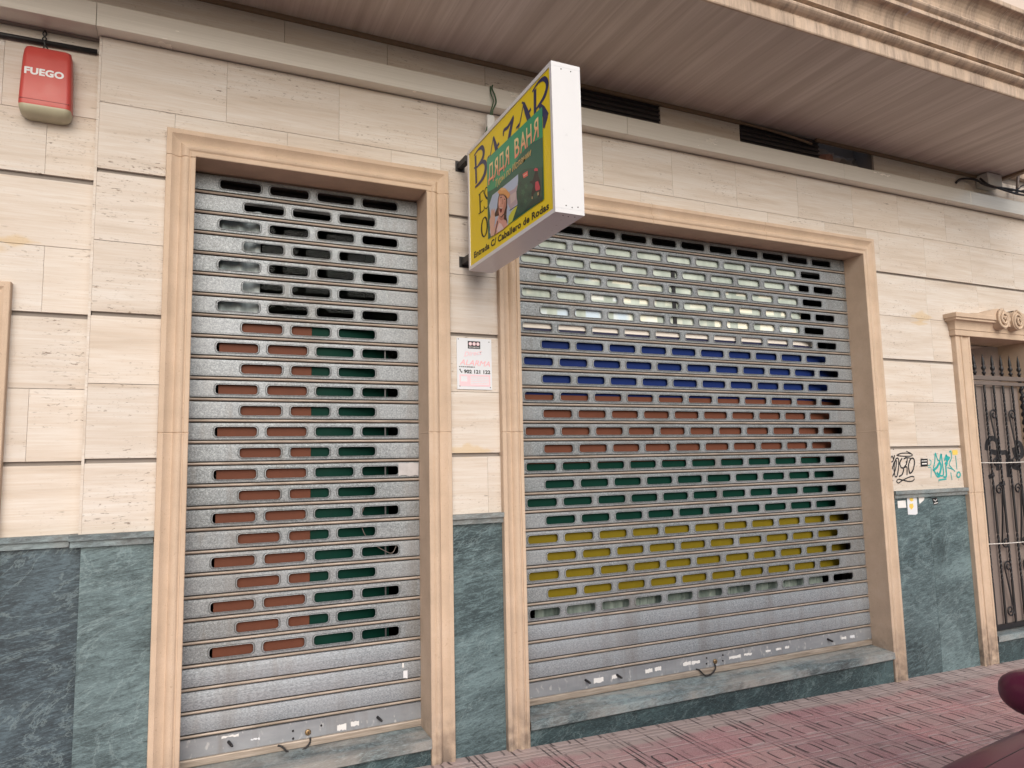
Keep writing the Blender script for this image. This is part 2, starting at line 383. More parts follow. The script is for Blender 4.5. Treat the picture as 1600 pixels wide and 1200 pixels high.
# ------------------------------------------------------------------ mesh helpers
class MB:
    def __init__(s): s.v = []; s.f = []; s.mi = []; s.sm = []
    def add(s, vs, fs, mi=0, smooth=False):
        k = len(s.v); s.v += [tuple(p) for p in vs]
        for f in fs: s.f.append([i+k for i in f]); s.mi.append(mi); s.sm.append(smooth)
        return s
    def box(s, x0, x1, y0, y1, z0, z1, mi=0, ch=0.0):
        if ch:                                   # chamfer on the four front (y0) edges
            v = [(x0, y1, z0), (x1, y1, z0), (x1, y1, z1), (x0, y1, z1), (x0, y0+ch, z0), (x1, y0+ch, z0), (x1, y0+ch, z1), (x0, y0+ch, z1),
                 (x0+ch, y0, z0+ch), (x1-ch, y0, z0+ch), (x1-ch, y0, z1-ch), (x0+ch, y0, z1-ch)]
            f = [(8, 9, 10, 11), (4, 5, 9, 8), (5, 6, 10, 9), (6, 7, 11, 10), (7, 4, 8, 11), (0, 1, 5, 4), (1, 2, 6, 5), (2, 3, 7, 6), (3, 0, 4, 7), (0, 3, 2, 1)]
        else:
            v = [(x0, y0, z0), (x1, y0, z0), (x1, y1, z0), (x0, y1, z0), (x0, y0, z1), (x1, y0, z1), (x1, y1, z1), (x0, y1, z1)]
            f = [(0, 3, 2, 1), (4, 5, 6, 7), (0, 1, 5, 4), (1, 2, 6, 5), (2, 3, 7, 6), (3, 0, 4, 7)]
        return s.add(v, f, mi)
    def tube(s, pts, r, n=8, mi=0, cap=True):
        pts = [Vector(p) for p in pts]; rs = r if isinstance(r, (list, tuple)) else [r]*len(pts)
        ring = []; ref = Vector((.13, .37, .92))
        for i, p in enumerate(pts):
            d = (pts[min(i+1, len(pts)-1)] - pts[max(i-1, 0)]).normalized()
            a = d.cross(ref)
            if a.length < .05: a = d.cross(Vector((1, 0, 0)))
            a.normalize(); b = d.cross(a)
            ring.append([p + (a*math.cos(2*math.pi*k/n) + b*math.sin(2*math.pi*k/n))*rs[i] for k in range(n)])
        vs = [q for g in ring for q in g]
        fs = [(i*n+k, i*n+(k+1) % n, (i+1)*n+(k+1) % n, (i+1)*n+k) for i in range(len(pts)-1) for k in range(n)]
        if cap: fs += [tuple(range(n-1, -1, -1)), tuple(range((len(pts)-1)*n, len(pts)*n))]
        return s.add(vs, fs, mi, True)
    def build(s, name, mat, parent=None, **props):
        me = bpy.data.meshes.new(name); me.from_pydata(s.v, [], s.f)
        for m in (mat if isinstance(mat, (list, tuple)) else [mat]): me.materials.append(m)
        for p, mi, sm in zip(me.polygons, s.mi, s.sm): p.material_index = mi; p.use_smooth = sm
        me.update()
        o = bpy.data.objects.new(name, me); COL.objects.link(o)
        if parent: o.parent = parent; o.matrix_parent_inverse = Matrix.Translation(-wloc(parent))
        for k, v in props.items(): o[k] = v
        return o
def wloc(o):
    return o.location.copy() if o.type == 'EMPTY' else Vector((0, 0, 0))
def thing(name, label, cat, loc=(0, 0, 0), group=None):
    o = bpy.data.objects.new(name, None); COL.objects.link(o); o.location = loc
    o.empty_display_size = .1; o['label'] = label; o['category'] = cat
    if group: o['group'] = group
    return o
def tag(o, label, cat, group=None):
    o['label'] = label; o['category'] = cat
    if group: o['group'] = group
    return o
def copy_part(src, parent, loc):
    c = src.copy(); COL.objects.link(c); c.parent = parent; c.location = loc; return c

# flat lettering and shapes laid on a plane: O origin, X right, Y up, N outward
def ribbon(mb, pts, w, fr, off, closed=False, mi=0):
    "brush stroke along pts (2-D); w one width or one per point; later strokes lie a hair above earlier ones"
    mb.k = getattr(mb, 'k', 0) + 1; off = off + .00012*mb.k
    n = len(pts); ws = w if isinstance(w, (list, tuple)) else [w]*n
    if len(ws) != n:
        ws = [ws[min(int(t), len(ws)-2)]*(1-(t-min(int(t), len(ws)-2))) + ws[min(int(t), len(ws)-2)+1]*(t-min(int(t), len(ws)-2)) for t in [i/(n-1)*(len(ws)-1) for i in range(n)]]
    O, X, Y, N = fr; P = [Vector((p[0], p[1])) for p in pts]; l = []; r = []
    for i in range(n):
        a = P[(i-1) % n] if (closed or i > 0) else P[i]; b = P[(i+1) % n] if (closed or i < n-1) else P[i]
        d = b-a
        d = d.normalized() if d.length > 1e-9 else Vector((1, 0)); q = Vector((-d.y, d.x))*ws[i]*.5
        l.append(P[i]+q); r.append(P[i]-q)
    vs = [O+X*p.x+Y*p.y+N*off for p in l] + [O+X*p.x+Y*p.y+N*off for p in r]
    fs = [(i, n+i, n+(i+1) % n, (i+1) % n) for i in range(n if closed else n-1)]
    return mb.add(vs, fs, mi)
def smooth2(pts, k=4, closed=False):
    out = []; n = len(pts)
    for i in range(n if closed else n-1):
        p = [pts[(i+j) % n] if closed else pts[min(max(i+j, 0), n-1)] for j in (-1, 0, 1, 2)]
        for a in range(k):
            t = a/k
            out.append(tuple(.5*((2*p[1][c])+(-p[0][c]+p[2][c])*t+(2*p[0][c]-5*p[1][c]+4*p[2][c]-p[3][c])*t*t+(-p[0][c]+3*p[1][c]-3*p[2][c]+p[3][c])*t**3) for c in range(len(pts[0]))))
    if not closed: out.append(tuple(pts[-1]))
    return out
def poly(mb, pts, fr, off, mi=0):
    O, X, Y, N = fr
    bm = bmesh.new(); vs = [bm.verts.new((p[0], p[1], 0)) for p in pts]
    f = bm.faces.new(vs); f.normal_update()
    if f.normal.z < 0: f.normal_flip()
    bmesh.ops.triangulate(bm, faces=[f]); bm.verts.index_update()
    mb.add([O+X*v.co.x+Y*v.co.y+N*off for v in bm.verts], [[v.index for v in q.verts] for q in bm.faces], mi); bm.free()
    return mb
def text(name, body, fr, x0, y0, width, height, off, mat, parent, bold=0.0, shear=0.0, rot=0.0, space=1.0):
    "lettering fitted into width x height"
    cu = bpy.data.curves.new(name, 'FONT'); cu.body = body; cu.shear = shear; cu.offset = bold; cu.space_character = space; cu.fill_mode = 'FRONT'; cu.resolution_u = 3
    t = bpy.data.objects.new(name, cu); COL.objects.link(t); bpy.context.view_layer.update()
    me = bpy.data.meshes.new_from_object(t.evaluated_get(bpy.context.evaluated_depsgraph_get()))
    bpy.data.objects.remove(t); bpy.data.curves.remove(cu)
    xs = [v.co.x for v in me.vertices]; ys = [v.co.y for v in me.vertices]
    a, b, c, d = min(xs), max(xs), min(ys), max(ys)
    O, X, Y, N = fr; ca, sa = math.cos(rot), math.sin(rot)
    for v in me.vertices:
        px = (v.co.x-a)/(b-a)*width; py = (v.co.y-c)/(d-c)*height
        v.co = O + X*(x0+px*ca-py*sa) + Y*(y0+px*sa+py*ca) + N*off
    me.materials.append(mat); me.name = name
    o = bpy.data.objects.new(name, me); COL.objects.link(o)
    if parent: o.parent = parent; o.matrix_parent_inverse = Matrix.Translation(-wloc(parent))
    return o
FX = lambda y: (Vector((0, y, 0)), Vector((1, 0, 0)), Vector((0, 0, 1)), Vector((0, -1, 0)))   # a frame on a plane parallel to the facade

# ------------------------------------------------------------------ ground (the setting)
def sheet(name, x0, x1, y0, y1, dz, mat, nx=1):
    mb = MB(); xs = [x0+(x1-x0)*i/nx for i in range(nx+1)]
    mb.add([(x, y, gz(x)+dz) for x in xs for y in (y0, y1)], [(2*i, 2*i+2, 2*i+3, 2*i+1) for i in range(nx)])
    o = mb.build(name, mat); o['kind'] = 'structure'; return o
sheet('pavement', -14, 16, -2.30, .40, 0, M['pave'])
sheet('road', -90, 90, -90, 30, -.134, M['asphalt'])
kb = MB()
kb.add([(x, y, gz(x)+z) for x in (-14, 16) for y, z in ((-2.302, -.14), (-2.302, .006), (-2.44, .004), (-2.455, -.012), (-2.462, -.14))],
       [(i, i+1, i+6, i+5) for i in range(4)])
o = kb.build('kerb', M['kerb']); o['kind'] = 'structure'

# ------------------------------------------------------------------ the building
B = thing('building', 'travertine clad shop building with peach stone door frames and overhanging upper floor', 'building')
core = MB()
for x0, x1, z0, z1, y0 in ((-6, -.392, -.4, 3.72, .115), (-.392, L1-.02, -.4, 3.72, .055), (L2+.02, R1-.02, -.4, 3.72, .055), (R2+.02, G1-.02, -.4, 3.72, .055),
                           (L1-.02, L2+.02, LZ+.02, 3.72, .055), (R1-.02, R2+.02, RZ+.02, 3.72, .055), (G1-.02, G2+.02, GZ+.02, 3.72, .055), (G2+.02, 14, -.4, 3.72, .055),
                           (-6, 4.49, 3.72, 4.3, .075), (5.09, 14, 3.72, 4.3, .075)):
    core.box(x0, x1, y0, .42, z0, z1)
core.box(4.49, 5.09, .24, .42, 3.72, 4.3)
core.build('wall_core', M['core'], B)

W = MB()
def slabs(z0, z1, xs, y=.04, gap=.0009, th=.045):
    for a, b in zip(xs[:-1], xs[1:]): W.box(a+gap/2, b-gap/2, y, y+th, z0, z1, 0, .0008)
gl, gr = -.395, L1-.134
ml, mr = L2+.128, R1-.128
ql, qr = R2+.158, G1-.19
rows = [(1.318, 1.638), (1.660, 2.009), (2.011, 2.332), (2.353, 2.697), (2.699, 3.035)]
for i, (a, b) in enumerate(rows):
    slabs(a, b, [gl, gr])
    slabs(a, b, [ml, [1.614, 1.70, 1.615, 1.70, 1.55][i], mr] if [1, 0, 1, 0, 0][i] else [ml, mr])
    slabs(a, b, [[ql, qr], [ql, 5.312, qr], [ql, 5.55, qr], [ql, 5.603, 6.0] if True else 0, [ql, 5.575, 6.25, 6.9, 7.55, 8.3]][i])
    slabs(a, b, [G2+.19, 7.6, 8.4, 9.2, 10, 11, 12])
for xs in ([6.0, 6.55, 7.1],): slabs(2.83, 3.035, []) if False else None
slabs(3.055, 3.388, [gl, L1-.10]); slabs(3.055, 3.388, [L2+.10, R1-.10]); slabs(3.055, 3.388, [R2+.10, 5.05, 5.60, 6.2, 6.8, 7.4, 8.1, 9, 10, 11, 12])
slabs(3.225, 3.388, [L1-.10, .482, 1.052, L2+.10]); slabs(3.225, 3.388, [R1-.10, 2.19, 2.76, 3.30, 3.88, 4.46, R2+.10])
slabs(3.390, 3.722, [gl, .176, .757, 1.331, 1.90, 2.47, 3.03, 3.597, 4.195, 4.78, 5.31, 5.9, 6.5, 7.1, 7.8, 8.7, 9.6, 10.6, 12])
slabs(3.850, 4.056, [-6, -.6, .463, 1.036, 1.65, 2.25], .06, .0022, .015)
slabs(3.850, 4.056, [2.967, 3.680], .06, .0022, .015)
slabs(3.850, 4.056, [5.092, 5.653, 6.25, 6.95, 7.7], .06, .0022, .015)
for i, (a, b, xs) in enumerate(((1.318, 1.632, [-6, -1.5, -.9, gl]), (1.652, 1.985, [-6, -1.9, -.632, gl]), (1.987, 2.322, [-6, -1.2, gl]), (2.345, 2.66, [-6, -1.4, -.60, gl]),
                                (2.662, 2.985, [-6, -1.1, gl]), (3.010, 3.32, [-6, -1.3, -.615, gl]), (3.322, 3.655, [-6, -.8, gl]), (3.66, 3.722, [-6, -1.0, gl]))):
    slabs(a, b, xs, .10)
wall = W.build('wall_cladding', M['trav'], B)
# corner return of the pilaster
mb = MB(); mb.box(gl-.012, gl-.0005, .0425, .10, 1.318, 3.722); mb.build('corner_strip', M['trav'], B)

# plinth with its moulded cap
def plinth(x0, x1, y, splits=(), mat='marble', lab=None):
    P = MB(); xs = [x0, *splits, x1]
    for a, b in zip(xs[:-1], xs[1:]): P.box(a+.0008, b-.0008, y, y+.05, -.35, 1.268, 0, .0012)
    o = P.build('plinth', M[mat], B)
    if lab: o['label'] = lab
    return o
def cap(x0, x1, y, par):
    C = MB(); C.box(x0, x1, y-.034, y+.05, 1.292, 1.318); C.box(x0+.004, x1-.004, y-.020, y+.05, 1.262, 1.2905)
    return C.build('plinth_cap', M['cap'], par)
cap(gl-.045, gr-.001, .036, plinth(gl, gr+.004, .036))
cap(ml+.001, mr+.012, .036, plinth(ml-.004, mr+.004, .036))
pl = plinth(ql-.004, qr+.004, .036, (5.385,)); cap(ql+.001, qr+.012, .036, pl)
cap(G2+.2, 12, .036, plinth(G2+.18, 12, .036, (7.9, 8.8, 10)))
cap(-6, gl-.047, .094, plinth(-6, gl-.001, .094, (-1.2,), 'marble_dark', 'darker recessed base slab'))

# moulded stone door frames: profile (d outward from the opening, y depth) swept round the opening
def arc(d0, y0, d1, y1, bulge, n=5):
    out = []
    for i in range(1, n):
        t = i/n; out.append((d0+(d1-d0)*t, y0+(y1-y0)*t - bulge*math.sin(math.pi*t)))
    return out
PROF = [(0, .26), (0, .003), (.003, 0), (.021, 0), (.0225, .006), (.027, .006)] + arc(.027, .004, .066, .012, .010) + [(.066, .014), (.0695, .021)] + arc(.0695, .022, .110, .0005, -.0035, 8) + [(.110, .0005), (.131, .0005), (.134, .004), (.134, .06)]
def moulding(name, x1, x2, zt, zb, prof, joints, mat, label):
    st = []                                    # stations: (corner point fn, inset)
    mb = MB()
    def ring(x, z, sx, sz, ins):
        return [(x + sx*(d - ins*.5), y + ins, z + sz*(d - ins*.5)) if y < .2 else (x + sx*d, y, z + sz*d) for d, y in prof]
    def jamb(x, sx):
        zs = [(zb(x), 0)]
        for j in joints: zs += [(j-.004, 0), (j-.0015, .004), (j+.0015, .004), (j+.004, 0)]
        return zs, x, sx
    path = []
    zs, x, sx = jamb(x1, -1)
    for z, i in zs: path.append(ring(x, z, sx, 0, i))
    path.append(ring(x1, zt, -1, 1, 0))
    xm = [x1+(x2-x1)*k/(3 if x2-x1 > 2 else 1) for k in range(1, 3 if x2-x1 > 2 else 1)]
    for q in xm:
        for dx, i in ((-.004, 0), (-.0015, .003), (.0015, .003), (.004, 0)): path.append(ring(q+dx, zt, 0, 1, i))
    path.append(ring(x2, zt, 1, 1, 0))
    zs, x, sx = jamb(x2, 1)
    for z, i in reversed(zs): path.append(ring(x, z, sx, 0, i))
    n = len(prof); vs = [p for r in path for p in r]
    fs = [(i*n+k, (i+1)*n+k, (i+1)*n+k+1, i*n+k+1) for i in range(len(path)-1) for k in range(n-1)]
    mb.add(vs, fs)
    o = mb.build(name, mat, B); o['label'] = label
    return o
low = lambda x: -.3
moulding('door_frame', L1, L2, LZ, low, PROF, (1.777, 3.158), M['frame'], 'moulded peach stone frame round the narrow doorway')
PROF2 = [(d if d < .001 else d*1.16 if d > .02 else d, y) for d, y in PROF]
moulding('door_frame', R1, R2, RZ, low, PROF, (1.777,), M['frame'], 'moulded peach stone frame round the wide shop front')
# frame of a further opening, cut by the left edge of the view
moulding('door_frame', -2.1, -.85, 2.335, lambda x: 1.0, [(d, y+.055) for d, y in PROF], (), M['frame'], 'corner of a peach stone frame at the left')
mb = MB(); mb.box(-2.1, -.85, .30, .31, 1.0, 2.4); mb.build('window_pane', M['car_glass'], B)
# gate portal with fluted jambs, moulded head and a pair of scrolls
pj = [(0, .30), (0, .004), (.004, 0), (.020, 0), (.024, .006)] + arc(.024, .006, .10, .006, -.010, 6) + [(.10, .006), (.104, 0), (.118, 0), (.121, .008), (.132, .008)] + arc(.132, .010, .165, .004, .006, 5) + [(.165, .004), (.168, 0), (.188, 0), (.19, .003), (.19, .06)]
portal = MB()
n = len(pj)
for x, sx in ((G1, -1), (G2, 1)):
    zz = [(-.35, 0), (1.268, 0), (1.2705, .004), (1.2735, .004), (1.276, 0), (GZ+.01, 0)]
    vs = [(x+sx*(d-i*.4), y+(i if y < .2 else 0), z) for z, i in zz for d, y in pj]
    fs = [(i*n+k, (i+1)*n+k, (i+1)*n+k+1, i*n+k+1) for i in range(len(zz)-1) for k in range(n-1)]
    if sx > 0: fs = [f[::-1] for f in fs]
    portal.add(vs, fs)
po = portal.build('door_frame', M['frame'], B); po['label'] = 'fluted peach stone portal with scrolled head round the gate'
hd = MB()
hp = [(.30, GZ), (-.012, GZ), (-.014, GZ+.004), (-.014, GZ+.045), (-.020, GZ+.050), (-.020, GZ+.058)] + [(-.020-.034*(1-math.cos(t*math.pi/2)), GZ+.058+.062*math.sin(t*math.pi/2)) for t in (.15, .3, .45, .6, .75, .9, 1)] + [(-.062, GZ+.124), (-.062, GZ+.140), (-.074, GZ+.144), (-.074, GZ+.176), (-.070, GZ+.180), (.10, GZ+.184)]
hx0, hx1 = G1-.19, G2+.19
vs = []
for e, sgn in ((hx0, -1), (hx1, 1)):
    for y, z in hp: vs.append((e + sgn*(max(0, -y)+.004), y, z))
k = len(hp)
hd.add(vs, [(i, i+1, k+i+1, k+i) for i in range(k-1)] )
for e, sgn in ((hx0, -1), (hx1, 1)):                       # returned ends of the head
    a = [(e+sgn*(max(0, -y)+.004), y, z) for y, z in hp]; b = [(e+sgn*(max(0, -y)+.004), .06, z) for y, z in hp]
    hd.add(a+b, [(i, k+i, k+i+1, i+1) if sgn < 0 else (i, i+1, k+i+1, k+i) for i in range(k-1)])
hd.build('portal_head', M['frame'], po)
sc = MB(); cx = (G1+G2)/2
for sgn in (-1, 1):
    # swan neck rising from the end of the head to the scroll
    top = smooth2([(cx+sgn*.50, GZ+.184), (cx+sgn*.36, GZ+.196), (cx+sgn*.24, GZ+.222), (cx+sgn*.15, GZ+.246), (cx+sgn*.085, GZ+.244)], 4)
    m = len(top); vs = [(x, y, z) for y in (-.070, .06) for x, z in top] + [(x, -.070, GZ+.180) for x, z in top]
    fs = [(i, i+1, m+i+1, m+i) for i in range(m-1)] + [(2*m+i, 2*m+i+1, i+1, i) for i in range(m-1)]
    sc.add(vs, fs if sgn < 0 else [f[::-1] for f in fs])
    q = [];
    for i in range(44):
        t = i/43; a = math.pi*.5 + sgn*(-1)*t*math.pi*4.6; r = .078*(1-t)+.008
        q.append((cx+sgn*.098 + math.cos(a)*r*.86, -.085-.02*t, GZ+.152 + math.sin(a)*r))
    sc.tube(q, [.0135*(1-.45*i/43) for i in range(44)], 7)
    disc = [(cx+sgn*.098+math.cos(2*math.pi*i/24)*.074, 0, GZ+.152+math.sin(2*math.pi*i/24)*.084) for i in range(24)]
    sc.add([(x, -.088, z) for x, y, z in disc]+[(x, .0, z) for x, y, z in disc], [tuple(range(24))]+[(i, 24+i, 24+(i+1) % 24, (i+1) % 24) for i in range(24)])
sc.box(cx-.03, cx+.03, -.066, .05, GZ+.10, GZ+.225)
sc.build('portal_scroll', M['frame'], po)

# marble door steps
def step(x0, x1, zf, zb, label):
    mb = MB()
    mb.add([(x, y, z) for x in (x0, x1) for y, z in ((.30, zb+.004), (.0, zf), (-.008, zf-.004), (-.008, zf-.046), (-.004, zf-.05), (.022, zf-.05))], [(i, i+6, i+7, i+1) for i in range(5)])
    o = mb.build('door_step', M['sill'], B); o['label'] = label
    mb = MB(); w = (x1-x0)/3
    for k in range(3 if x1-x0 > 2 else 1):
        a = x0 + (x1-x0)*k/(3 if x1-x0 > 2 else 1); b = x0 + (x1-x0)*(k+1)/(3 if x1-x0 > 2 else 1)
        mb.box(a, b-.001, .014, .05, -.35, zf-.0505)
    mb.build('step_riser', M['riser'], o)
step(L1+.001, L2-.001, .158, .170, 'dusty marble step of the narrow doorway')
step(R1+.001, R2-.001, .152, .170, 'long dusty marble step of the shop front')
step(G1+.001, G2-.001, .124, .126, 'marble step of the gate portal')

# metal flashing over the cladding
mb = MB()
xs = [-6, -.415, 1.02+1.29, 1.0+3.5-.05, 5.0+1.2, 12]
for a, b in zip([-6, -.415, 2.62, 4.62, 6.15], [-.417, 2.618, 4.618, 6.148, 12]):
    mb.box(a, b, -.043, .115, 3.727, 3.847, 0, .002)
mb.build('flashing', M['ledge'], B)
# soffit, its trims and the balcony moulding
mb = MB(); mb.add([(-7, -.956, 4.06), (6.70, -.956, 4.06), (6.70, .10, 4.06), (-7, .10, 4.06)], [(0, 3, 2, 1)])
mb.add([(6.70, -.956, 4.06), (6.70, .10, 4.06), (6.70, .10, 4.4), (6.70, -.956, 4.4)], [(0, 1, 2, 3)])
mb.build('soffit', M['soffit'], B)
t = MB(); t.box(-7, 3.69, .040, .0595, 4.036, 4.0595); t.box(4.44, 6.695, .040, .0595, 4.036, 4.0595); t.box(6.66, 6.71, -.95, .038, 4.036, 4.0585)
t.build('soffit_trim', M['trim'], B)
t = MB(); t.tube([(3.69, .048, 4.046), (3.95, .046, 4.040), (4.2, .042, 4.022), (4.375, .036, 4.000)], .0105, 6)
o = t.build('soffit_trim', M['trim'], B); o['label'] = 'loose trim strip sagging from the soffit'
cp = [(-.954, 4.4), (-.954, 4.058), (-.968, 4.056), (-.972, 4.062), (-.972, 4.118), (-.966, 4.124), (-.966, 4.132)] + [(-.972-.036*math.sin(t*math.pi/8), 4.132+.060*t/8) for t in range(1, 9)] + [(-1.004, 4.198), (-.992, 4.204), (-.992, 4.218)] + [(-.994-.052*(1-math.cos(t*math.pi/12)), 4.218+.075*math.sin(t*math.pi/12)) for t in range(1, 7)] + [(-1.052, 4.294), (-1.060, 4.298), (-1.060, 4.318), (-1.048, 4.324)] + [(-1.048-.030*math.sin(t*math.pi/6), 4.324+.05*t/6) for t in range(1, 7)] + [(-1.050, 4.380)] + [(-1.050-.075*(1-math.cos(t*math.pi/12)), 4.380+.085*math.sin(t*math.pi/12)) for t in range(1, 7)] + [(-1.128, 4.468), (-1.128, 4.492), (-1.085, 4.498)]
cp = [(y if y > -.973 else -.972+(y+.972)*1.12, z if z < 4.06 or z == 4.4 and y > -.96 else 4.06+(z-4.06)*1.17) for y, z in cp]
mb = MB(); xs = [-7]
for j in (2.2, 3.15, 4.05, 4.95, 5.9): xs += [j-.0012, j+.0012]
xs += [6.72]
k = len(cp)
vs = [(x, y+(0 if i % 1 else 0), z) for i, x in enumerate(xs) for y, z in cp]
segs = [i for i in range(len(xs)-1) if i % 2 == 0]
mb.add(vs, [(i*k+q, (i+1)*k+q, (i+1)*k+q+1, i*k+q+1) for i in segs for q in range(k-1)], 0)
mb.build('balcony_moulding', M['corn'], B)
mb = MB(); mb.box(-7, 6.72, -1.098, -.9, 4.56, 10); mb.box(6.72, 13, .078, .3, 4.30, 10); mb.build('upper_wall', M['upper'], B)
mb = MB(); mb.add([(x, y, z) for x in (6.73, 13) for y, z in ((.075, 4.12), (.03, 4.125), (.02, 4.16), (.035, 4.165), (.045, 4.2), (.02, 4.24), (-.01, 4.28), (-.01, 4.31), (.075, 4.315))], [(i, i+9, i+10, i+1) for i in range(8)])
mb.build('string_course', M['corn'], B)
# louvred vents and the broken-out hole under the soffit
for x0, x1, lab in ((2.25, 2.967, 'dark louvred vent nearer the hanging sign'), (3.680, 4.488, 'dark louvred vent above the loose trim strip')):
    mb = MB(); mb.box(x0+.002, x1-.002, .0735, .0745, 3.848, 4.058)
    z = 3.862
    while z < 4.04:
        mb.add([(x, y, zz) for x in (x0+.004, x1-.004) for y, zz in ((.0735, z+.026), (.056, z+.006), (.056, z), (.0735, z+.002))], [(0, 1, 5, 4), (1, 2, 6, 5), (2, 3, 7, 6)]); z += .034
    o = mb.build('vent_grille', M['vent'], B); o['label'] = lab
mb = MB()
N1, N2 = 14, 6
rr = random.Random(3)
dep = [[.20-.10*max(0, 1-abs(i/N1-.28)/.22)*(1 if 1 < j < 5 else .4) + rr.uniform(-.02, .02) for j in range(N2+1)] for i in range(N1+1)]
for i in range(N1+1):
    for j in range(N2+1):
        if i in (0,) or j in (0,): dep[i][j] = .075
vs = [(4.49+.6*i/N1, dep[i][j], 3.848+.21*j/N2) for i in range(N1+1) for j in range(N2+1)]
for i in range(N1):
    for j in range(N2):
        q = (i*(N2+1)+j, (i+1)*(N2+1)+j, (i+1)*(N2+1)+j+1, i*(N2+1)+j+1)
        mb.f.append(list(q)); mb.mi.append(0 if .12 < i/N1 < .45 and j < 5 else 1 if i/N1 < .6 else 2); mb.sm.append(False)
mb.v += vs
mb.build('broken_recess', [M['brick'], M['plaster'], M['core']], B)

# dark rooms behind the shop windows and the hall behind the gate
mb = MB()
for x0, x1, zt in ((L1, L2, LZ), (R1, R2, RZ)):
    x0 -= .02; x1 += .02
    v = [(x, y, z) for x in (x0, x1) for y in (.40, 1.6) for z in (0.0, zt+.1)]
    mb.add(v, [(0, 1, 3, 2), (4, 6, 7, 5), (2, 3, 7, 6), (0, 2, 6, 4), (1, 5, 7, 3)])
mb.build('shop_interior', M['room'], B)
mb = MB()
v = [(x, y, z) for x in (G1-.01, G2+.01) for y in (.20, .60) for z in (.126, GZ+.02)]
mb.add(v, [(0, 1, 3, 2), (4, 6, 7, 5), (2, 3, 7, 6), (0, 2, 6, 4), (1, 5, 7, 3)])
mb.build('entrance_hall', M['hall'], B)
# shop windows: frame > pane
for x0, x1, zt, bars in ((L1, L2, LZ, ()), (R1, R2, RZ, (3.19,))):
    f = MB()
    for a, b, c, d in ((x0, x0+.045, .17, zt), (x1-.045, x1, .17, zt), (x0+.0455, x1-.0455, .17, .25), (x0+.0455, x1-.0455, zt-.10, zt)): f.box(a, b, .342, .380, c, d)
    for q in bars: f.box(q-.02, q+.02, .343, .379, .2505, zt-.1005)
    fo = f.build('shop_window', M['alu'], B); fo['label'] = 'dark framed window behind the %s shutter' % ('narrow' if x1 < 2 else 'wide')
    p = MB(); p.box(x0+.046, x1-.046, .376, .3785, .26, zt-.11); p.build('pane', M['glass'], fo)

# ------------------------------------------------------------------ display boards, curtains and painted window reflections seen through the slots
def board(name, x0, x1, z0, z1, y, mat, label, cat='display board', group=None):
    mb = MB(); bend = 4.28 if x0 > 1.5 else .76
    if x1 > bend:                                # the long boards turn back into the shop at their right end
        xs = [x0, bend] + [bend+(x1-bend)*i/10 for i in range(1, 11)]; f = lambda x: y+(.12 if x0 > 1.5 else .075)*(max(0, x-bend)/(x1-bend))**1.5
        v = [(x, f(x)+t, z) for x in xs for t in (0, .006) for z in (z0, z1)]
        mb.add(v, [q for i in range(len(xs)-1) for k in [4*i] for q in ((k, k+4, k+5, k+1), (k+2, k+3, k+7, k+6), (k+1, k+5, k+7, k+3), (k, k+2, k+6, k+4))])
    else: mb.box(x0, x1, y, y+.006, z0, z1, 0, .001)
    o = mb.build(name, mat); return tag(o, label, cat, group)
board('display_board', .175, .6465, .42, 2.392, .206, M['panel_brown'], 'brown board behind the left half of the narrow shutter')
board('display_board', .6475, 1.095, .42, 2.392, .206, M['panel_green'], 'dark green board behind the right half of the narrow shutter')
XA, XB = 1.90, 4.78
for z0, z1, mt, lab in ((2.021, 2.392, 'panel_blue', 'blue band of boards high behind the wide shutter'), (1.589, 2.020, 'panel_brown', 'brown band of boards behind the middle of the wide shutter'),
                        (1.185, 1.588, 'panel_green', 'green band of boards below the brown one'), (.745, 1.184, 'panel_yellow', 'yellow band of boards low behind the wide shutter')):
    board('display_board', XA, XB, z0, z1, .207, M[mt], lab)
board('board_edge', XA, XB, 2.393, 2.4445, .206, M['navy_trim'], 'dark navy rail along the top of the blue board', 'rail')
board('blind_rail', XA, 4.62, 2.445, 2.482, .203, M['rail_white'], 'white bottom rail of the pale green blind', 'blind rail')
def curtain(name, x0, x1, z0, z1, y, amp, wl, mat, label):
    mb = MB(); n = int((x1-x0)/wl*10)
    xs = [x0+(x1-x0)*i/n for i in range(n+1)]
    ys = [y+amp*math.sin(2*math.pi*(x-x0)/wl + 1.3*math.sin(x*9)) for x in xs]
    mb.add([(x, yy, z) for x, yy in zip(xs, ys) for z in (z0, z1)], [(2*i, 2*i+2, 2*i+3, 2*i+1) for i in range(n)], 0, True)
    return tag(mb.build(name, mat), label, 'curtain')
board('roller_blind', XA, 4.45, 2.483, 3.055, .204, M['blind'], 'pale green blind with cream patches at the top of the shop front', 'blind')  # added panel carrying the painted reflections of the upper glass
mb = MB(); mb.box(3.105, 3.135, .196, .2035, 2.496, 2.98)  # upright mullion of the shop window
tag(mb.build('blind_pole', M['black']), 'dark upright pole in front of the pale green blind', 'pole')
curtain('curtain', 2.0, 4.42, .20, .74, .262, .009, .07, M['curtain'], 'pale green curtain showing below the yellow boards')
curtain('curtain', .06, .375, 2.36, 3.0, .255, .014, .08, M['curtain_grey'], 'blue grey curtain at the top left of the narrow doorway')

mb = MB(); mb.box(1.052, 1.060, .2005, .2045, .42, 2.392); tag(mb.build('metal_strip', M['alu']), 'thin upright metal strip at the right end of the dark green board', 'strip')
mb = MB(); mb.tube(smooth2([tuple(on(u, v, 'y', .199)) for u, v in ((577, 778), (567, 797), (564, 815), (570, 835), (584, 850), (600, 860), (613, 864), (620, 850))], 4), .0022, 6)
tag(mb.build('cable', M['iron_worn']), 'thin pale cable looping behind the lower right slots of the narrow shutter', 'cable')
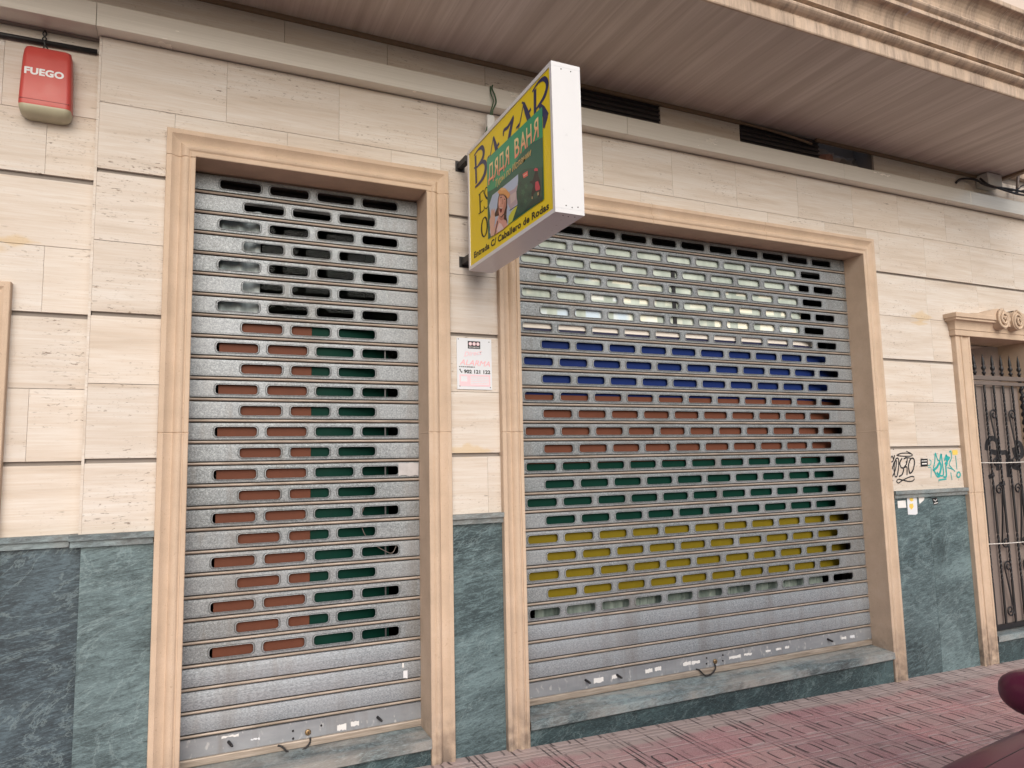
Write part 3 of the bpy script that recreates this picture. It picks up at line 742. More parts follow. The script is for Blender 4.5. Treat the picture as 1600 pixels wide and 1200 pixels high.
# ------------------------------------------------------------------ roller shutters
def rrect(cx, cz, w, h, r, n=4):
    out = []
    for k, (sx, sz) in enumerate(((1, 1), (-1, 1), (-1, -1), (1, -1))):
        for i in range(n+1):
            a = math.pi/2*(k+i/n); out.append((cx+sx*(w/2-r)+math.cos(a)*r, cz+sz*(h/2-r)+math.sin(a)*r))
    return out
def slat_mesh(width, starts, sw=.205, solid=False):
    "one slat: origin at its upper left corner, slots cut through, half-round joint bead below"
    mb = MB(); zt, zb = -.0008, -.0852
    def strip(p0, p1, mi=0):                      # full-width strip between two (y,z) profile points
        mb.add([(0, *p0), (width, *p0), (width, *p1), (0, *p1)], [(0, 3, 2, 1)], mi)
    strip((.010, .0012), (.001, zt), 0)
    if solid:
        prof = [(.001, zt), (-.0012, -.020), (-.0022, -.044), (-.0012, -.068), (.001, zb)]
        for a, b in zip(prof[:-1], prof[1:]): strip(a, b, 0)
    else:
        za, zc = -.0135, -.0758
        strip((.001, zt), (0, za)); strip((0, zc), (.001, zb))
        x = 0; cz = -.0447; h = .049
        pitch = starts[1]-starts[0]
        for s in starts:
            a, b = s-(pitch-sw)/2, s+sw+(pitch-sw)/2
            if s == starts[0] and a > x: mb.add([(x, 0, za), (a, 0, za), (a, 0, zc), (x, 0, zc)], [(0, 3, 2, 1)])
            loops = [(rrect(s+sw/2, cz, sw+.019, h+.0125, .021), .0), (rrect(s+sw/2, cz, sw+.0170, h+.0110, .020), .0022), (rrect(s+sw/2, cz, sw+.0125, h+.0085, .0195), .0022), (rrect(s+sw/2, cz, sw+.010, h+.0065, .0185), -.0022),
                     (rrect(s+sw/2, cz, sw+.003, h+.002, .0165), -.0026), (rrect(s+sw/2, cz, sw, h, .016), -.0004), (rrect(s+sw/2, cz, sw, h, .016), .0035)]
            n = len(loops[0][0]); k0 = len(mb.v)
            vs = [(a if k in (1, 2) else b, 0, za if k in (0, 1) else zc) for k in range(4)] + [(p[0], y, p[1]) for lp, y in loops for p in lp]
            fs = []
            for j in range(n):
                j2 = (j+1) % n; c0 = j//5; c1 = j2//5
                fs.append((c0, 4+j, 4+j2) if c0 == c1 else (c0, 4+j, 4+j2, c1))
                for L in range(len(loops)-1): fs.append((4+L*n+j, 4+(L+1)*n+j, 4+(L+1)*n+j2, 4+L*n+j2))
            mb.add(vs, fs)
            for q in range(len(fs)):                 # darker metal in the groove round the embossed rim
                if fs[q][0] >= 4 and (fs[q][0]-4)//n == 1: mb.mi[len(mb.mi)-len(fs)+q] = 3
        a = starts[-1]+sw+(pitch-sw)/2
        mb.add([(a, 0, za), (width, 0, za), (width, 0, zc), (a, 0, zc)], [(0, 3, 2, 1)])
    bead = [(.001, zb), (.015, zb-.0004), (.015, -.0905), (.002, -.0910)] + [(-.0005-.0040*math.sin(math.pi*t/6), -.0912-.0128*t/6) for t in range(0, 7)] + [(.002, -.1042), (.015, -.1046), (.015, -.1098)]
    for i, (a, b) in enumerate(zip(bead[:-1], bead[1:])): strip(a, b, 2 if i < 3 or i > 9 else 1)
    return mb
def shutter(x1, x2, odd, even, label, items):
    T = thing('roller_shutter', label, 'roller shutter', (x1+.001, SY, .16))
    w = x2-x1-.002; protos = {}
    for k in range(1, 27):
        kind = 'solid' if k > 23 else ('odd' if k % 2 else 'even')
        loc = (R.uniform(-.0004, .0004), R.uniform(0, .0012), Z0-PT*(k-1)-.16)
        if kind not in protos:
            mb = slat_mesh(w, [] if kind == 'solid' else [s-x1 for s in (odd if kind == 'odd' else even)], solid=kind == 'solid')
            o = mb.build('slat', [M['galv_solid'] if kind == 'solid' else M['galv'], M['joint'], M['grime'], M['rim_grime']]); o.parent = T; o.location = loc; protos[kind] = o
            o.rotation_euler.x = R.uniform(-.012, .012)
        else: copy_part(protos[kind], T, loc).rotation_euler.x = R.uniform(-.012, .012)
    mb = MB(); zt = Z0-PT*26-.16; q = [(.010, zt), (.0, zt-.002), (-.0005, .052), (.004, .0505), (.004, .0475), (-.004, .0455), (-.006, .040), (-.006, .012), (0, .008), (.012, .008)]
    for i, (a, b) in enumerate(zip(q[:-1], q[1:])): mb.add([(0, *a), (w, *a), (w, *b), (0, *b)], [(0, 3, 2, 1)], 1 if i > 3 else 0)
    o = mb.build('bottom_rail', [M['galv_plain'], M['joint']]); o.parent = T
    def part(name, mb, mat, lab=None):
        o = mb.build(name, mat); o.parent = T; o.location = (-x1-.001, -SY, -.16)
        if lab: o['label'] = lab
        return o
    for it in items:
        if it[0] == 'lock':
            mb = MB(); x, z = it[1:]
            mb.tube([(x, SY+.002, z), (x, SY-.010, z), (x, SY-.012, z)], [.015, .015, .011], 14); lk = part('lock', mb, M['brass'])
            mb = MB(); mb.box(x-.002, x+.002, SY-.0135, SY-.0122, z-.006, z+.006); o2 = mb.build('keyhole', M['black']); o2.parent = lk
        if it[0] == 'bolts':
            for x, z in it[1]:
                mb = MB(); mb.tube([(x, SY+.002, z), (x, SY-.004, z), (x, SY-.005, z)], [.006, .0055, .003], 8); part('bolt', mb, M['steel'])
        if it[0] == 'loop':
            a, b, sag = it[1:]
            pts = smooth2([(a[0], SY-.004, a[1]), (a[0]+.02, SY-.014, a[1]-.006), ((a[0]+b[0])/2-.02, SY-.024, sag), ((a[0]+b[0])/2+.03, SY-.024, sag+.003), (b[0]-.006, SY-.016, (b[1]+sag)/2+.008), (b[0], SY-.005, b[1]+.012)], 4)
            mb = MB(); mb.tube(pts, .0052, 7); part('pull_loop', mb, M['steel'])
        if it[0] == 'pin':
            x, z = it[1:]
            mb = MB(); mb.tube([(x, SY+.002, z), (x+.012, SY-.028, z-.010), (x+.016, SY-.036, z-.012)], [.008, .007, .005], 8); part('locking_pin', mb, M['steel'])
        if it[0] == 'sticker':
            x0, z0, x1_, z1, mk = it[1:6]
            mb = MB(); n = 9; rr = random.Random(int(x0*1000)); pts = []
            for i in range(n): pts.append((x0+(x1_-x0)*i/(n-1), z0-rr.uniform(0, .006)))
            for i in range(n): pts.append((x1_-(x1_-x0)*i/(n-1), z1+rr.uniform(0, .008)))
            poly(mb, pts, FX(SY), it[6] if len(it) > 6 else .0012); part('sticker', mb, M[mk])
    return T
stk = lambda x0, z0, x1, z1, m='paper': ('sticker', x0, z0, x1, z1, m)
shutter(L1, L2, [.160+.2533*i for i in range(4)], [.282+.2533*i for i in range(3)], 'tall narrow galvanised roller shutter in the left doorway',
        [('lock', .640, .240), ('bolts', [(.566, .258), (.708, .261), (.567, .220)]), ('loop', (.492, .200), (.652, .200), .156), ('pin', 1.005, .254), ('pin', .258, .258),
         stk(.79, .252, .838, .216), stk(.862, .256, .905, .226), stk(.225, .292, .305, .276), stk(.36, .256, .405, .242, 'paper_blue'), ('sticker', 1.126, 1.613, 1.243, 1.536, 'tape', .0040),
         ('sticker', 1.142, .520, 1.152, .49, 'paper', .0045), ('sticker', 1.148, .478, 1.172, .432, 'paper_blue', .0045)])
shutter(R1, R2, [1.931+.2525*i for i in range(11)], [2.057+.2525*i for i in range(10)], 'wide galvanised roller shutter across the shop front',
        [('lock', 3.304, .243), ('bolts', [(3.236, .273), (3.375, .274), (3.234, .237), (3.372, .238)]), ('loop', (3.142, .214), (3.300, .214), .170), ('pin', 2.300, .264), ('pin', 2.528, .262), ('pin', 4.355, .262),
         stk(2.358, .268, 2.428, .232), stk(2.490, .268, 2.530, .240), stk(2.742, .270, 2.797, .240), stk(2.815, .272, 2.866, .240), stk(3.04, .272, 3.105, .243), stk(3.11, .270, 3.18, .245), stk(3.428, .262, 3.53, .236),
         stk(3.56, .262, 3.63, .240, 'paper'), stk(3.755, .26, 3.80, .240), stk(3.85, .262, 3.90, .240), stk(3.935, .264, 3.975, .243), stk(4.495, .262, 4.545, .238), stk(4.585, .262, 4.633, .236, 'paper_blue')])
# side guides of the shutters belong to the building
for x in (L1, L2, R1, R2):
    mb = MB(); s = 1 if x in (L1, R1) else -1
    mb.box(min(x+s*.0005, x+s*.012), max(x+s*.0005, x+s*.012), SY+.013, SY+.05, .171, 3.2)
    mb.build('shutter_guide', M['alu'], B)

# ------------------------------------------------------------------ iron gate
GY = .085
G = thing('iron_gate', 'black wrought iron entrance gate with twisted bars and spear tips', 'gate', (6.465, GY, .13))
def gpart(name, mb, mat, par=None, lab=None):
    o = mb.build(name, mat, par or G)
    if lab: o['label'] = lab
    return o
mb = MB()
mb.box(G1+.095, G2-.095, GY-.012, GY+.012, .135, .175)
for x in (G1+.075, G2-.075):
    tw = [(x+.010*math.cos(i*1.2), GY+.010*math.sin(i*1.2), .135+i*.0135) for i in range(155)]
    mb.tube(tw, .016, 6)
gpart('gate_frame', mb, M['iron'])
mb = MB(); mb.box(G1+.005, G2-.005, GY-.02, GY+.02, 2.222, 2.258); mb.box(G1+.06, G2-.06, GY-.016, GY+.016, 2.178, 2.206); gpart('top_rail', mb, M['iron_worn'])
bx = [G1+.135+.131*i for i in range(6)]
for x in bx:
    mb = MB(); n = 120
    vs = []
    for i in range(n):
        z = .176+2.0*i/(n-1); a = z*38 if (.5 < z < .9 or 1.3 < z < 2.1) else .4
        for k in range(4): vs.append((x+.0095*math.cos(a+k*math.pi/2), GY+.0095*math.sin(a+k*math.pi/2), z))
    mb.add(vs, [(i*4+k, i*4+(k+1) % 4, (i+1)*4+(k+1) % 4, (i+1)*4+k) for i in range(n-1) for k in range(4)])
    gpart('bar', mb, M['iron'])
for x in [G1+.03+.125*i for i in range(7)]:
    mb = MB(); mb.tube([(x, GY, z) for z in (2.259, 2.275, 2.276, 2.292, 2.293, 2.305, 2.322, 2.338, 2.345, 2.36, 2.40, 2.452)], [.010, .010, .016, .016, .009, .009, .019, .017, .009, .013, .010, .001], 10)
    gpart('spear_tip', mb, M['iron'])
def scroll(x, z, s, flip):
    mb = MB()
    def sp(cx_, cz_, r, a0, turns, d):
        return [(cx_+r*(1-.75*i/23)*math.cos(a0+d*2*math.pi*turns*i/23), GY-.012, cz_+r*(1-.75*i/23)*math.sin(a0+d*2*math.pi*turns*i/23)) for i in range(24)]
    a = sp(x+.012*flip, z+s, .048, math.pi*(0 if flip < 0 else 1), 1.3, -flip); b = sp(x-.012*flip, z-s, .048, math.pi*(1 if flip < 0 else 0), 1.3, -flip)
    mb.tube(a[::-1]+b, .0065, 6); gpart('scroll', mb, M['iron'])
for x in (bx[1]+.065, bx[3]+.065):
    scroll(x, 1.72, .20, 1); scroll(x, 1.06, .22, -1); scroll(x, .46, .18, 1)
mb = MB(); mb.box(G1+.10, G2-.10, GY+.024, GY+.028, .15, 2.17); gpanel = gpart('backing_panel', mb, flat('brown frosted panel', (.20, .165, .15), .5), None, 'brown frosted panel behind the bars')
# black spray tag on the panel
mb = MB(); fr = FX(GY+.024)
def px2(pts, crop, y):
    x0, y0, k = crop
    return [(lambda p: (p.x, p.z))(on(x0+a/k, y0+b/k, 'y', y)) for a, b in pts]
c1 = (1360, 660, 6.667)
for pts, w in (([(1205, 290), (1215, 210), (1270, 165), (1330, 220), (1320, 310), (1240, 300)], .045), ([(1300, 320), (1420, 310)], .04), ([(1420, 300), (1440, 380), (1490, 450), (1570, 470)], .06), ([(1330, 300), (1320, 400), (1330, 500)], .05),
               ([(1500, 220), (1560, 230), (1580, 330), (1520, 350), (1490, 260)], .055), ([(1425, 380), (1440, 570)], .05), ([(1230, 570), (1290, 540)], .035), ([(1340, 650), (1400, 630)], .04)):
    ribbon(mb, smooth2(px2(pts, c1, GY+.024), 5), w, fr, .0012)
o = mb.build('graffiti_tag', M['spray'], gpanel)
# strings tied across the gate
for i, (za, zb) in enumerate(((1.514, 1.510), (.842, .828))):
    mb = MB(); mb.tube([(G1+.06+(G2-G1-.12)*t/8, GY-.024, za+(zb-za)*t/8-.006*math.sin(math.pi*t/8)) for t in range(9)], .0042, 6)
    tag(mb.build('string', M['cord']), ('white string tied across the gate at the graffiti', 'white string tied across the lower part of the gate')[i], 'string')

# ------------------------------------------------------------------ graffiti and stickers on the right-hand pier
mb = MB(); fr = FX(.04); s1 = lambda pts: smooth2(px2(pts, c1, .04), 5)
for pts, w in (([(270, 345), (320, 322), (400, 322), (435, 335), (420, 350), (340, 352), (275, 345)], .009), ([(205, 385), (225, 350), (240, 385), (250, 340), (235, 400), (210, 415)], .010),
               ([(225, 490), (245, 420), (270, 400), (262, 480), (240, 540), (218, 580)], .011), ([(255, 560), (245, 480), (262, 385), (290, 380), (292, 470), (275, 560), (252, 562)], .011),
               ([(330, 372), (305, 420), (320, 470), (345, 480), (330, 540), (295, 565)], .012), ([(345, 380), (380, 370), (375, 430), (350, 470), (378, 465), (380, 550)], .011),
               ([(405, 520), (395, 450), (415, 385), (445, 375), (458, 420), (440, 500), (410, 530), (400, 500)], .012), ([(360, 365), (420, 372)], .008), ([(372, 405), (372, 420)], .012),
               ([(455, 570), (430, 562), (390, 575), (330, 605), (290, 632), (272, 612), (290, 592), (330, 600), (400, 615), (440, 608), (458, 585)], .009), ([(370, 300), (420, 320)], .006), ([(235, 275), (238, 285)], .008), ([(228, 600), (232, 612)], .010)):
    ribbon(mb, s1(pts), w, fr, .0012)
o = mb.build('graffiti_tag', M['spray'], wall); o['label'] = 'black looping tag beside the shop front frame'
mb = MB()
for pts, w in (([(610, 390), (630, 400), (625, 440), (600, 450)], .007), ([(600, 470), (630, 475), (630, 575)], .006), ([(655, 480), (670, 400), (675, 320), (700, 390), (725, 400)], .012), ([(650, 500), (690, 470), (720, 420), (735, 470), (715, 545), (690, 520)], .020),
               ([(720, 410), (735, 330), (745, 400), (760, 540), (725, 555), (700, 545)], .014), ([(770, 400), (790, 340), (800, 400), (785, 460), (790, 560), (760, 570)], .016), ([(785, 390), (810, 375), (815, 355)], .030),
               ([(820, 310), (835, 300), (842, 370), (820, 440), (880, 510)], .009), ([(800, 470), (860, 490)], .008), ([(835, 520), (848, 600)], .007), ([(710, 600), (790, 590)], .011), ([(885, 345), (900, 490)], .007),
               ([(900, 530), (920, 515), (935, 545), (920, 572), (900, 560), (902, 532)], .012), ([(660, 490), (690, 560), (720, 565)], .012), ([(710, 600), (712, 625)], .004), ([(775, 420), (800, 440)], .022)):
    ribbon(mb, s1(pts), w, fr, .0012)
o = mb.build('graffiti_tag', M['teal'], wall); o['label'] = 'teal spiky tag next to the gate portal'
def notice(pts, y, mat, par, lab, off=.0016):
    mb = MB(); poly(mb, px2(pts, c1, y), FX(y), off); o = mb.build('sticker', M[mat], par); o['label'] = lab; return o
o = notice([(520, 380), (595, 378), (597, 458), (522, 462)], .04, 'ink', wall, 'black square sticker between the two tags')
mb = MB(); poly(mb, px2([(530, 398), (588, 396), (588, 404), (530, 406)], c1, .04), FX(.04), .0022); poly(mb, px2([(535, 425), (585, 422), (586, 436), (535, 438)], c1, .04), FX(.04), .0022); mb.build('lettering', M['paper'], o)
notice([(850, 290), (905, 285), (908, 335), (855, 340)], .04, 'note_yellow', wall, 'yellow sticker above the teal tag')
notice([(280, 818), (365, 812), (372, 888), (286, 892)], .036, 'paper', pl, 'small square white sticker')
o = notice([(378, 775), (480, 768), (490, 950), (470, 962), (390, 960)], .036, 'paper_blue', pl, 'tall white sticker with an ochre emblem')
mb = MB(); poly(mb, px2([(405, 790), (440, 785), (445, 815), (425, 825), (405, 810)], c1, .036), FX(.036), .0024); poly(mb, px2([(405, 850), (440, 845), (448, 880), (425, 910), (402, 880)], c1, .036), FX(.036), .0024); mb.build('emblem', M['note_yellow'], o)
notice([(500, 782), (560, 775), (555, 810), (510, 850)], .036, 'paper', pl, 'torn white sticker')
o = notice([(640, 790), (690, 778), (708, 850), (660, 862)], .036, 'ink', pl, 'small black sticker with white strokes')
mb = MB(); ribbon(mb, px2([(655, 805), (675, 820), (690, 800)], c1, .036), .006, FX(.036), .0024); ribbon(mb, px2([(660, 845), (700, 835)], c1, .036), .006, FX(.036), .0024); mb.build('lettering', M['paper'], o)

# ------------------------------------------------------------------ hanging shop sign
SX, S0, S1, SZ0, SZ1, STH = 1.464, -.094, -1.128, 2.686, 3.386, .148
SG = thing('shop_sign', 'white box sign with yellow face and green poster hanging over the pavement', 'sign', (SX+STH/2, .04, (SZ0+SZ1)/2))
def spart(name, mb, mat, par=None, lab=None):
    o = mb.build(name, mat, par or SG)
    if lab: o['label'] = lab
    return o
def bevel_box(x0, x1, y0, y1, z0, z1, b):
    bm = bmesh.new(); bmesh.ops.create_cube(bm, size=1)
    for v in bm.verts: v.co = Vector(((x0+x1)/2+v.co.x*(x1-x0), (y0+y1)/2+v.co.y*(y1-y0), (z0+z1)/2+v.co.z*(z1-z0)))
    bmesh.ops.bevel(bm, geom=bm.edges[:], offset=b, segments=2, affect='EDGES', profile=.5)
    bm.verts.index_update(); mb = MB(); mb.add([v.co for v in bm.verts], [[v.index for v in f.verts] for f in bm.faces]); bm.free(); return mb
case = MB()
# case walls round a recessed face on both sides
rim = .020
for z0, z1 in ((SZ0, SZ0+rim), (SZ1-rim, SZ1)): case.box(SX, SX+STH, S1, S0, z0, z1)
case.box(SX, SX+STH, S1, S1+rim, SZ0+rim+.0005, SZ1-rim-.0005); case.box(SX, SX+STH, S0-rim, S0, SZ0+rim+.0005, SZ1-rim-.0005)
spart('case', case, M['white'])
mb = MB(); mb.box(SX+.004, SX+STH-.004, S1+rim+.0005, S0-rim-.0005, SZ0+rim+.001, SZ1-rim-.001); face = spart('sign_face', mb, M['yellow'])
fs = (Vector((SX+.004, S0, SZ0)), Vector((0, -1, 0)), Vector((0, 0, 1)), Vector((-1, 0, 0)))
OFF = .0010
mb = MB()
def bz(pts, w): ribbon(mb, smooth2(pts, 5), [q*1.3 for q in (w if isinstance(w, list) else [w]*2)], fs, OFF)
# B
bz([(.118, .632), (.121, .56), (.124, .468)], [.020, .019, .019]); bz([(.098, .640), (.16, .650), (.215, .640), (.238, .605), (.215, .572), (.135, .556)], [.008, .010, .020, .024, .020, .008])
bz([(.135, .558), (.22, .556), (.262, .525), (.250, .480), (.19, .456), (.105, .452)], [.008, .014, .026, .026, .016, .008]); bz([(.095, .568), (.15, .556)], .008)
spart('letter', mb, M['navy'], face); mb = MB()
# A
bz([(.372, .628), (.335, .56), (.300, .470)], [.006, .008, .007]); bz([(.372, .632), (.398, .575), (.430, .500), (.45, .47)], [.012, .024, .028, .022]); bz([(.288, .545), (.318, .552)], .008); bz([(.405, .556), (.445, .566)], .012); bz([(.32, .54), (.41, .54)], .006)
spart('letter', mb, M['navy'], face); mb = MB()
# Z
bz([(.500, .580), (.508, .606), (.56, .604), (.628, .628)], [.006, .014, .014, .012]); bz([(.622, .624), (.580, .56), (.535, .47)], [.018, .026, .024])
spart('letter', mb, M['navy'], face); mb = MB()
# A
bz([(.742, .636), (.705, .575), (.668, .520)], [.006, .008, .007]); bz([(.742, .640), (.770, .585), (.803, .520), (.82, .48)], [.014, .026, .028, .022]); bz([(.655, .552), (.690, .558)], .010); bz([(.778, .565), (.82, .574)], .012); bz([(.725, .652), (.748, .636)], .008)
spart('letter', mb, M['navy'], face); mb = MB()
# R
bz([(.866, .648), (.862, .58), (.858, .48)], [.022, .020, .020]); bz([(.838, .650), (.90, .664), (.960, .652), (.988, .610), (.955, .568), (.875, .548)], [.007, .010, .018, .022, .018, .008])
bz([(.905, .552), (.94, .51), (.975, .458)], [.014, .030, .034])
poly(mb, [(.940, .500), (.985, .458), (.948, .418), (.935, .430)], fs, OFF+.0002)
spart('letter', mb, M['navy'], face)
mb = MB()
def bl(pts, w): ribbon(mb, smooth2(pts, 5), w, fs, OFF)
bl([(.172, .388), (.174, .285)], .015); bl([(.155, .389), (.222, .392), (.224, .372)], [.005, .006, .006]); bl([(.174, .340), (.210, .342)], .005); bl([(.150, .284), (.224, .280), (.230, .302)], [.005, .006, .006])
spart('letter', mb, M['ink'], face); mb = MB()
bl([(.288, .385), (.258, .393), (.240, .370), (.262, .338), (.288, .318), (.282, .285), (.255, .278), (.238, .292)], [.006, .007, .012, .014, .012, .008, .006, .005])
spart('letter', mb, M['ink'], face); mb = MB()
ribbon(mb, [(.228+.040*math.cos(a*math.pi/14), .185+.052*math.sin(a*math.pi/14)) for a in range(28)], [.006+.011*abs(math.cos(a*math.pi/14)) for a in range(28)], fs, OFF, True)
spart('letter', mb, M['ink'], face)
text('lettering', 'Entrada C/ Caballero de Rodas', fs, .072, .052, .898, .036, OFF, M['ink'], face, bold=.034, rot=rad(-1.2), space=1.06)
# the green poster pasted over it, slightly askew
def sp2(pts, crop=(730, 270, 8.571)):
    x0, y0, k = crop; out = []
    for a, b in pts:
        p = on(x0+a/k, y0+b/k, 'x', SX+.004); out.append((S0-p.y, p.z-SZ0))
    return out
pf = flat('green poster paper', (.03, .34, .17), .35, 0, .06)
mb = MB(); poly(mb, [(.279, .100), (.929, .094), (.935, .530), (.282, .544)], fs, .0022); poster = spart('poster', mb, pf, face, 'green poster pasted over the sign face')
PO = .0032
def pic(name, col, shapes, off, rough=.35):
    mb = MB()
    for i, p in enumerate(shapes): poly(mb, p, fs, off + .00004*i)
    return spart(name, mb, flat('print ' + name.replace('_', ' ') + str(len(bpy.data.materials)), col, rough, 0, .06), poster)
band = smooth2([(.282, .362), (.40, .345), (.55, .355), (.68, .395), (.80, .405), (.933, .385)], 4)
pic('printed_ground', (.016, .125, .085), [band + [(.929, .096), (.281, .102)]], PO-.0006)
pic('printed_sky', (.45, .56, .74), [sp2([(300, 440), (345, 300), (430, 235), (560, 130), (690, 20), (690, 110), (670, 240), (680, 330), (680, 420), (600, 655), (545, 705), (330, 850), (310, 800), (320, 600)])], PO)
pic('printed_street', (.48, .38, .44), [sp2([(560, 260), (640, 215), (690, 150), (668, 245), (682, 415), (585, 490), (545, 400)])], PO+.0002)
pic('printed_house', (.60, .50, .50), [sp2([(585, 300), (660, 250), (655, 360), (590, 420)])], PO+.0003)
pic('printed_lawn', (.60, .62, .06), [sp2([(565, 585), (600, 520), (660, 452), (682, 440), (610, 655), (555, 690)])], PO+.0003)
pic('printed_kerb_line', (.05, .04, .03), [sp2([(575, 500), (680, 432), (682, 442), (578, 510)])], PO+.0005)
pic('printed_trees', (.018, .085, .062), [sp2([(690, 120), (700, 10), (770, -50), (870, -60), (1015, -75), (1020, 370), (830, 480), (690, 580), (622, 628), (650, 540), (692, 430), (672, 340), (668, 245), (700, 200)])], PO+.0006)
pic('printed_shade', (.012, .050, .042), [sp2([(880, 360), (1015, 310), (1020, 365), (870, 450), (760, 535), (800, 470)])], PO+.0008)
pic('printed_rider', (.012, .012, .018), [sp2([(905, 40), (925, -30), (955, -20), (965, 40), (990, 120), (995, 220), (985, 320), (960, 330), (945, 250), (900, 290), (890, 350), (872, 340), (870, 270), (895, 170), (870, 140), (850, 145), (850, 115), (885, 105)])], PO+.0009)
pic('printed_scooter', (.58, .05, .09), [sp2([(925, 125), (960, 110), (985, 190), (985, 225), (930, 245), (920, 200)])], PO+.0011)
pic('printed_helmet', (.58, .05, .09), [sp2([(905, -40), (925, -65), (955, -55), (960, -25), (910, -22)])], PO+.0011)
pic('printed_wheel', (.55, .42, .22), [sp2([(950, 270), (968, 255), (970, 295), (955, 310)])], PO+.0012)
pic('printed_wheel', (.55, .42, .22), [sp2([(876, 320), (886, 318), (886, 350), (876, 355)])], PO+.0012)
pic('printed_sign', (.75, .13, .10), [sp2([(752, 20), (820, -25), (822, 40), (765, 75)])], PO+.0010)
pic('printed_sign_text', (.85, .45, .38), [sp2([(765, 35), (812, 5), (812, 18), (768, 50)])], PO+.0013)
pic('printed_hair', (.050, .018, .012), [sp2([(440, 275), (420, 350), (410, 470), (370, 560), (380, 590), (430, 575), (440, 640), (490, 670), (545, 700), (545, 640), (525, 560), (545, 470), (545, 340), (520, 300)])], PO+.0005)
pic('printed_hand', (.72, .44, .34), [sp2([(330, 500), (345, 480), (355, 520), (368, 478), (380, 490), (376, 560), (385, 620), (372, 720), (372, 835), (325, 855), (306, 640), (325, 580)])], PO+.0006)
pic('printed_chest', (.70, .36, .30), [sp2([(432, 570), (470, 610), (530, 640), (552, 705), (470, 770), (372, 832), (372, 740), (400, 650)])], PO+.0006)
pic('printed_face', (.66, .33, .25), [sp2([(447, 295), (500, 305), (528, 345), (530, 440), (500, 545), (462, 590), (436, 570), (424, 470), (430, 350)])], PO+.0008)
pic('printed_eyes', (.08, .03, .03), [sp2([(450, 330), (475, 322), (476, 334), (452, 342)]), sp2([(502, 348), (522, 350), (520, 362), (503, 360)]), sp2([(445, 310), (474, 300), (474, 305), (446, 316)])], PO+.0010)
pic('printed_mouth', (.16, .01, .015), [sp2([(440, 462), (462, 470), (482, 468), (474, 520), (458, 540), (444, 510)])], PO+.0010)
pic('printed_teeth', (.75, .70, .66), [sp2([(442, 462), (462, 470), (481, 468), (478, 478), (460, 480), (444, 472)])], PO+.0012)
pic('printed_hat', (.74, .36, .13), [sp2([(418, 262), (440, 225), (470, 200), (515, 205), (550, 240), (582, 285), (582, 310), (556, 355), (545, 330), (530, 305), (495, 285), (440, 288)])], PO+.0011)
pic('printed_hat_crown', (.80, .50, .22), [sp2([(450, 225), (470, 203), (512, 207), (540, 235), (500, 232), (468, 240)])], PO+.0013)
pic('printed_strap', (.03, .015, .015), [sp2([(415, 640), (424, 650), (385, 830), (372, 836)])], PO+.0012)
pic('printed_top', (.78, .60, .60), [sp2([(440, 670), (470, 690), (500, 750), (420, 800), (405, 760)])], PO+.0010)
pic('printed_cheek', (.78, .42, .34), [sp2([(432, 380), (448, 360), (458, 400), (446, 440), (432, 440)])], PO+.0010)
pic('printed_cheek', (.52, .23, .17), [sp2([(505, 400), (524, 370), (526, 440), (500, 530), (480, 560), (488, 500)])], PO+.0010)
pic('printed_nose', (.50, .22, .16), [sp2([(478, 350), (488, 352), (494, 410), (482, 425), (468, 416), (480, 408)])], PO+.0011)
pic('printed_neck', (.50, .22, .17), [sp2([(440, 585), (470, 602), (505, 560), (500, 620), (470, 640), (440, 620)])], PO+.0009)
pic('printed_hair_lock', (.13, .05, .03), [sp2([(425, 420), (434, 480), (428, 540), (405, 570), (412, 500)])], PO+.0009)
pic('printed_hair_lock', (.13, .05, .03), [sp2([(530, 470), (540, 480), (535, 600), (542, 660), (528, 640)])], PO+.0009)
pic('printed_hat_shade', (.48, .20, .06), [sp2([(440, 284), (495, 280), (530, 300), (548, 335), (552, 350), (528, 312), (495, 293), (442, 292)])], PO+.0014)
pic('printed_finger', (.55, .30, .22), [sp2([(352, 560), (358, 500), (362, 500), (360, 580)])], PO+.0009)
for i_, (a_, b_, r_) in enumerate(((720, 150, 40), (760, 260, 50), (715, 330, 38), (800, 180, 42), (740, 430, 44), (690, 510, 36), (840, 300, 44), (790, 380, 40))):
    pic('printed_foliage', (.034, .135, .085) if i_ % 2 else (.012, .06, .05), [sp2([(a_+r_*(.8+.3*math.sin(5*t+i_))*math.cos(t)*.6, b_+r_*(.8+.3*math.sin(5*t+i_))*math.sin(t)) for t in [k*math.pi/9 for k in range(18)]])], PO+.00072)
ink = gradient_print('peach gradient ink', (.93, .80, .40), (.93, .33, .22), .405, .50)
def ptext(body, x0, y0, w, h, mat, bold, shear=0, rot=0, off=PO+.001, mirror=False):
    o = text('lettering', body, (Vector((0, 0, 0)), Vector((1, 0, 0)), Vector((0, 0, 1)), Vector((0, -1, 0))), x0, y0, w, h, 0, mat, None, bold, shear, rot)
    if mirror:
        for v in o.data.vertices: v.co.x = 2*x0+w+.5*0 - v.co.x
        o.data.flip_normals()
    # stand the lettering on the poster while its own axes keep the print gradient upright
    o.matrix_world = Matrix(((0, 0, 0, SX+.004-off), (-1, 0, 0, S0), (0, 0, 1, SZ0), (0, 0, 0, 1))) if False else Matrix(((0, 1, 0, SX+.004-off), (-1, 0, 0, S0), (0, 0, 1, SZ0), (0, 0, 0, 1)))
    mw = o.matrix_world.copy(); o.parent = poster; o.matrix_parent_inverse = Matrix.Identity(4); o.matrix_basis = mw
    return o
shadow = flat('dark red letter edge', (.20, .03, .02), .5)
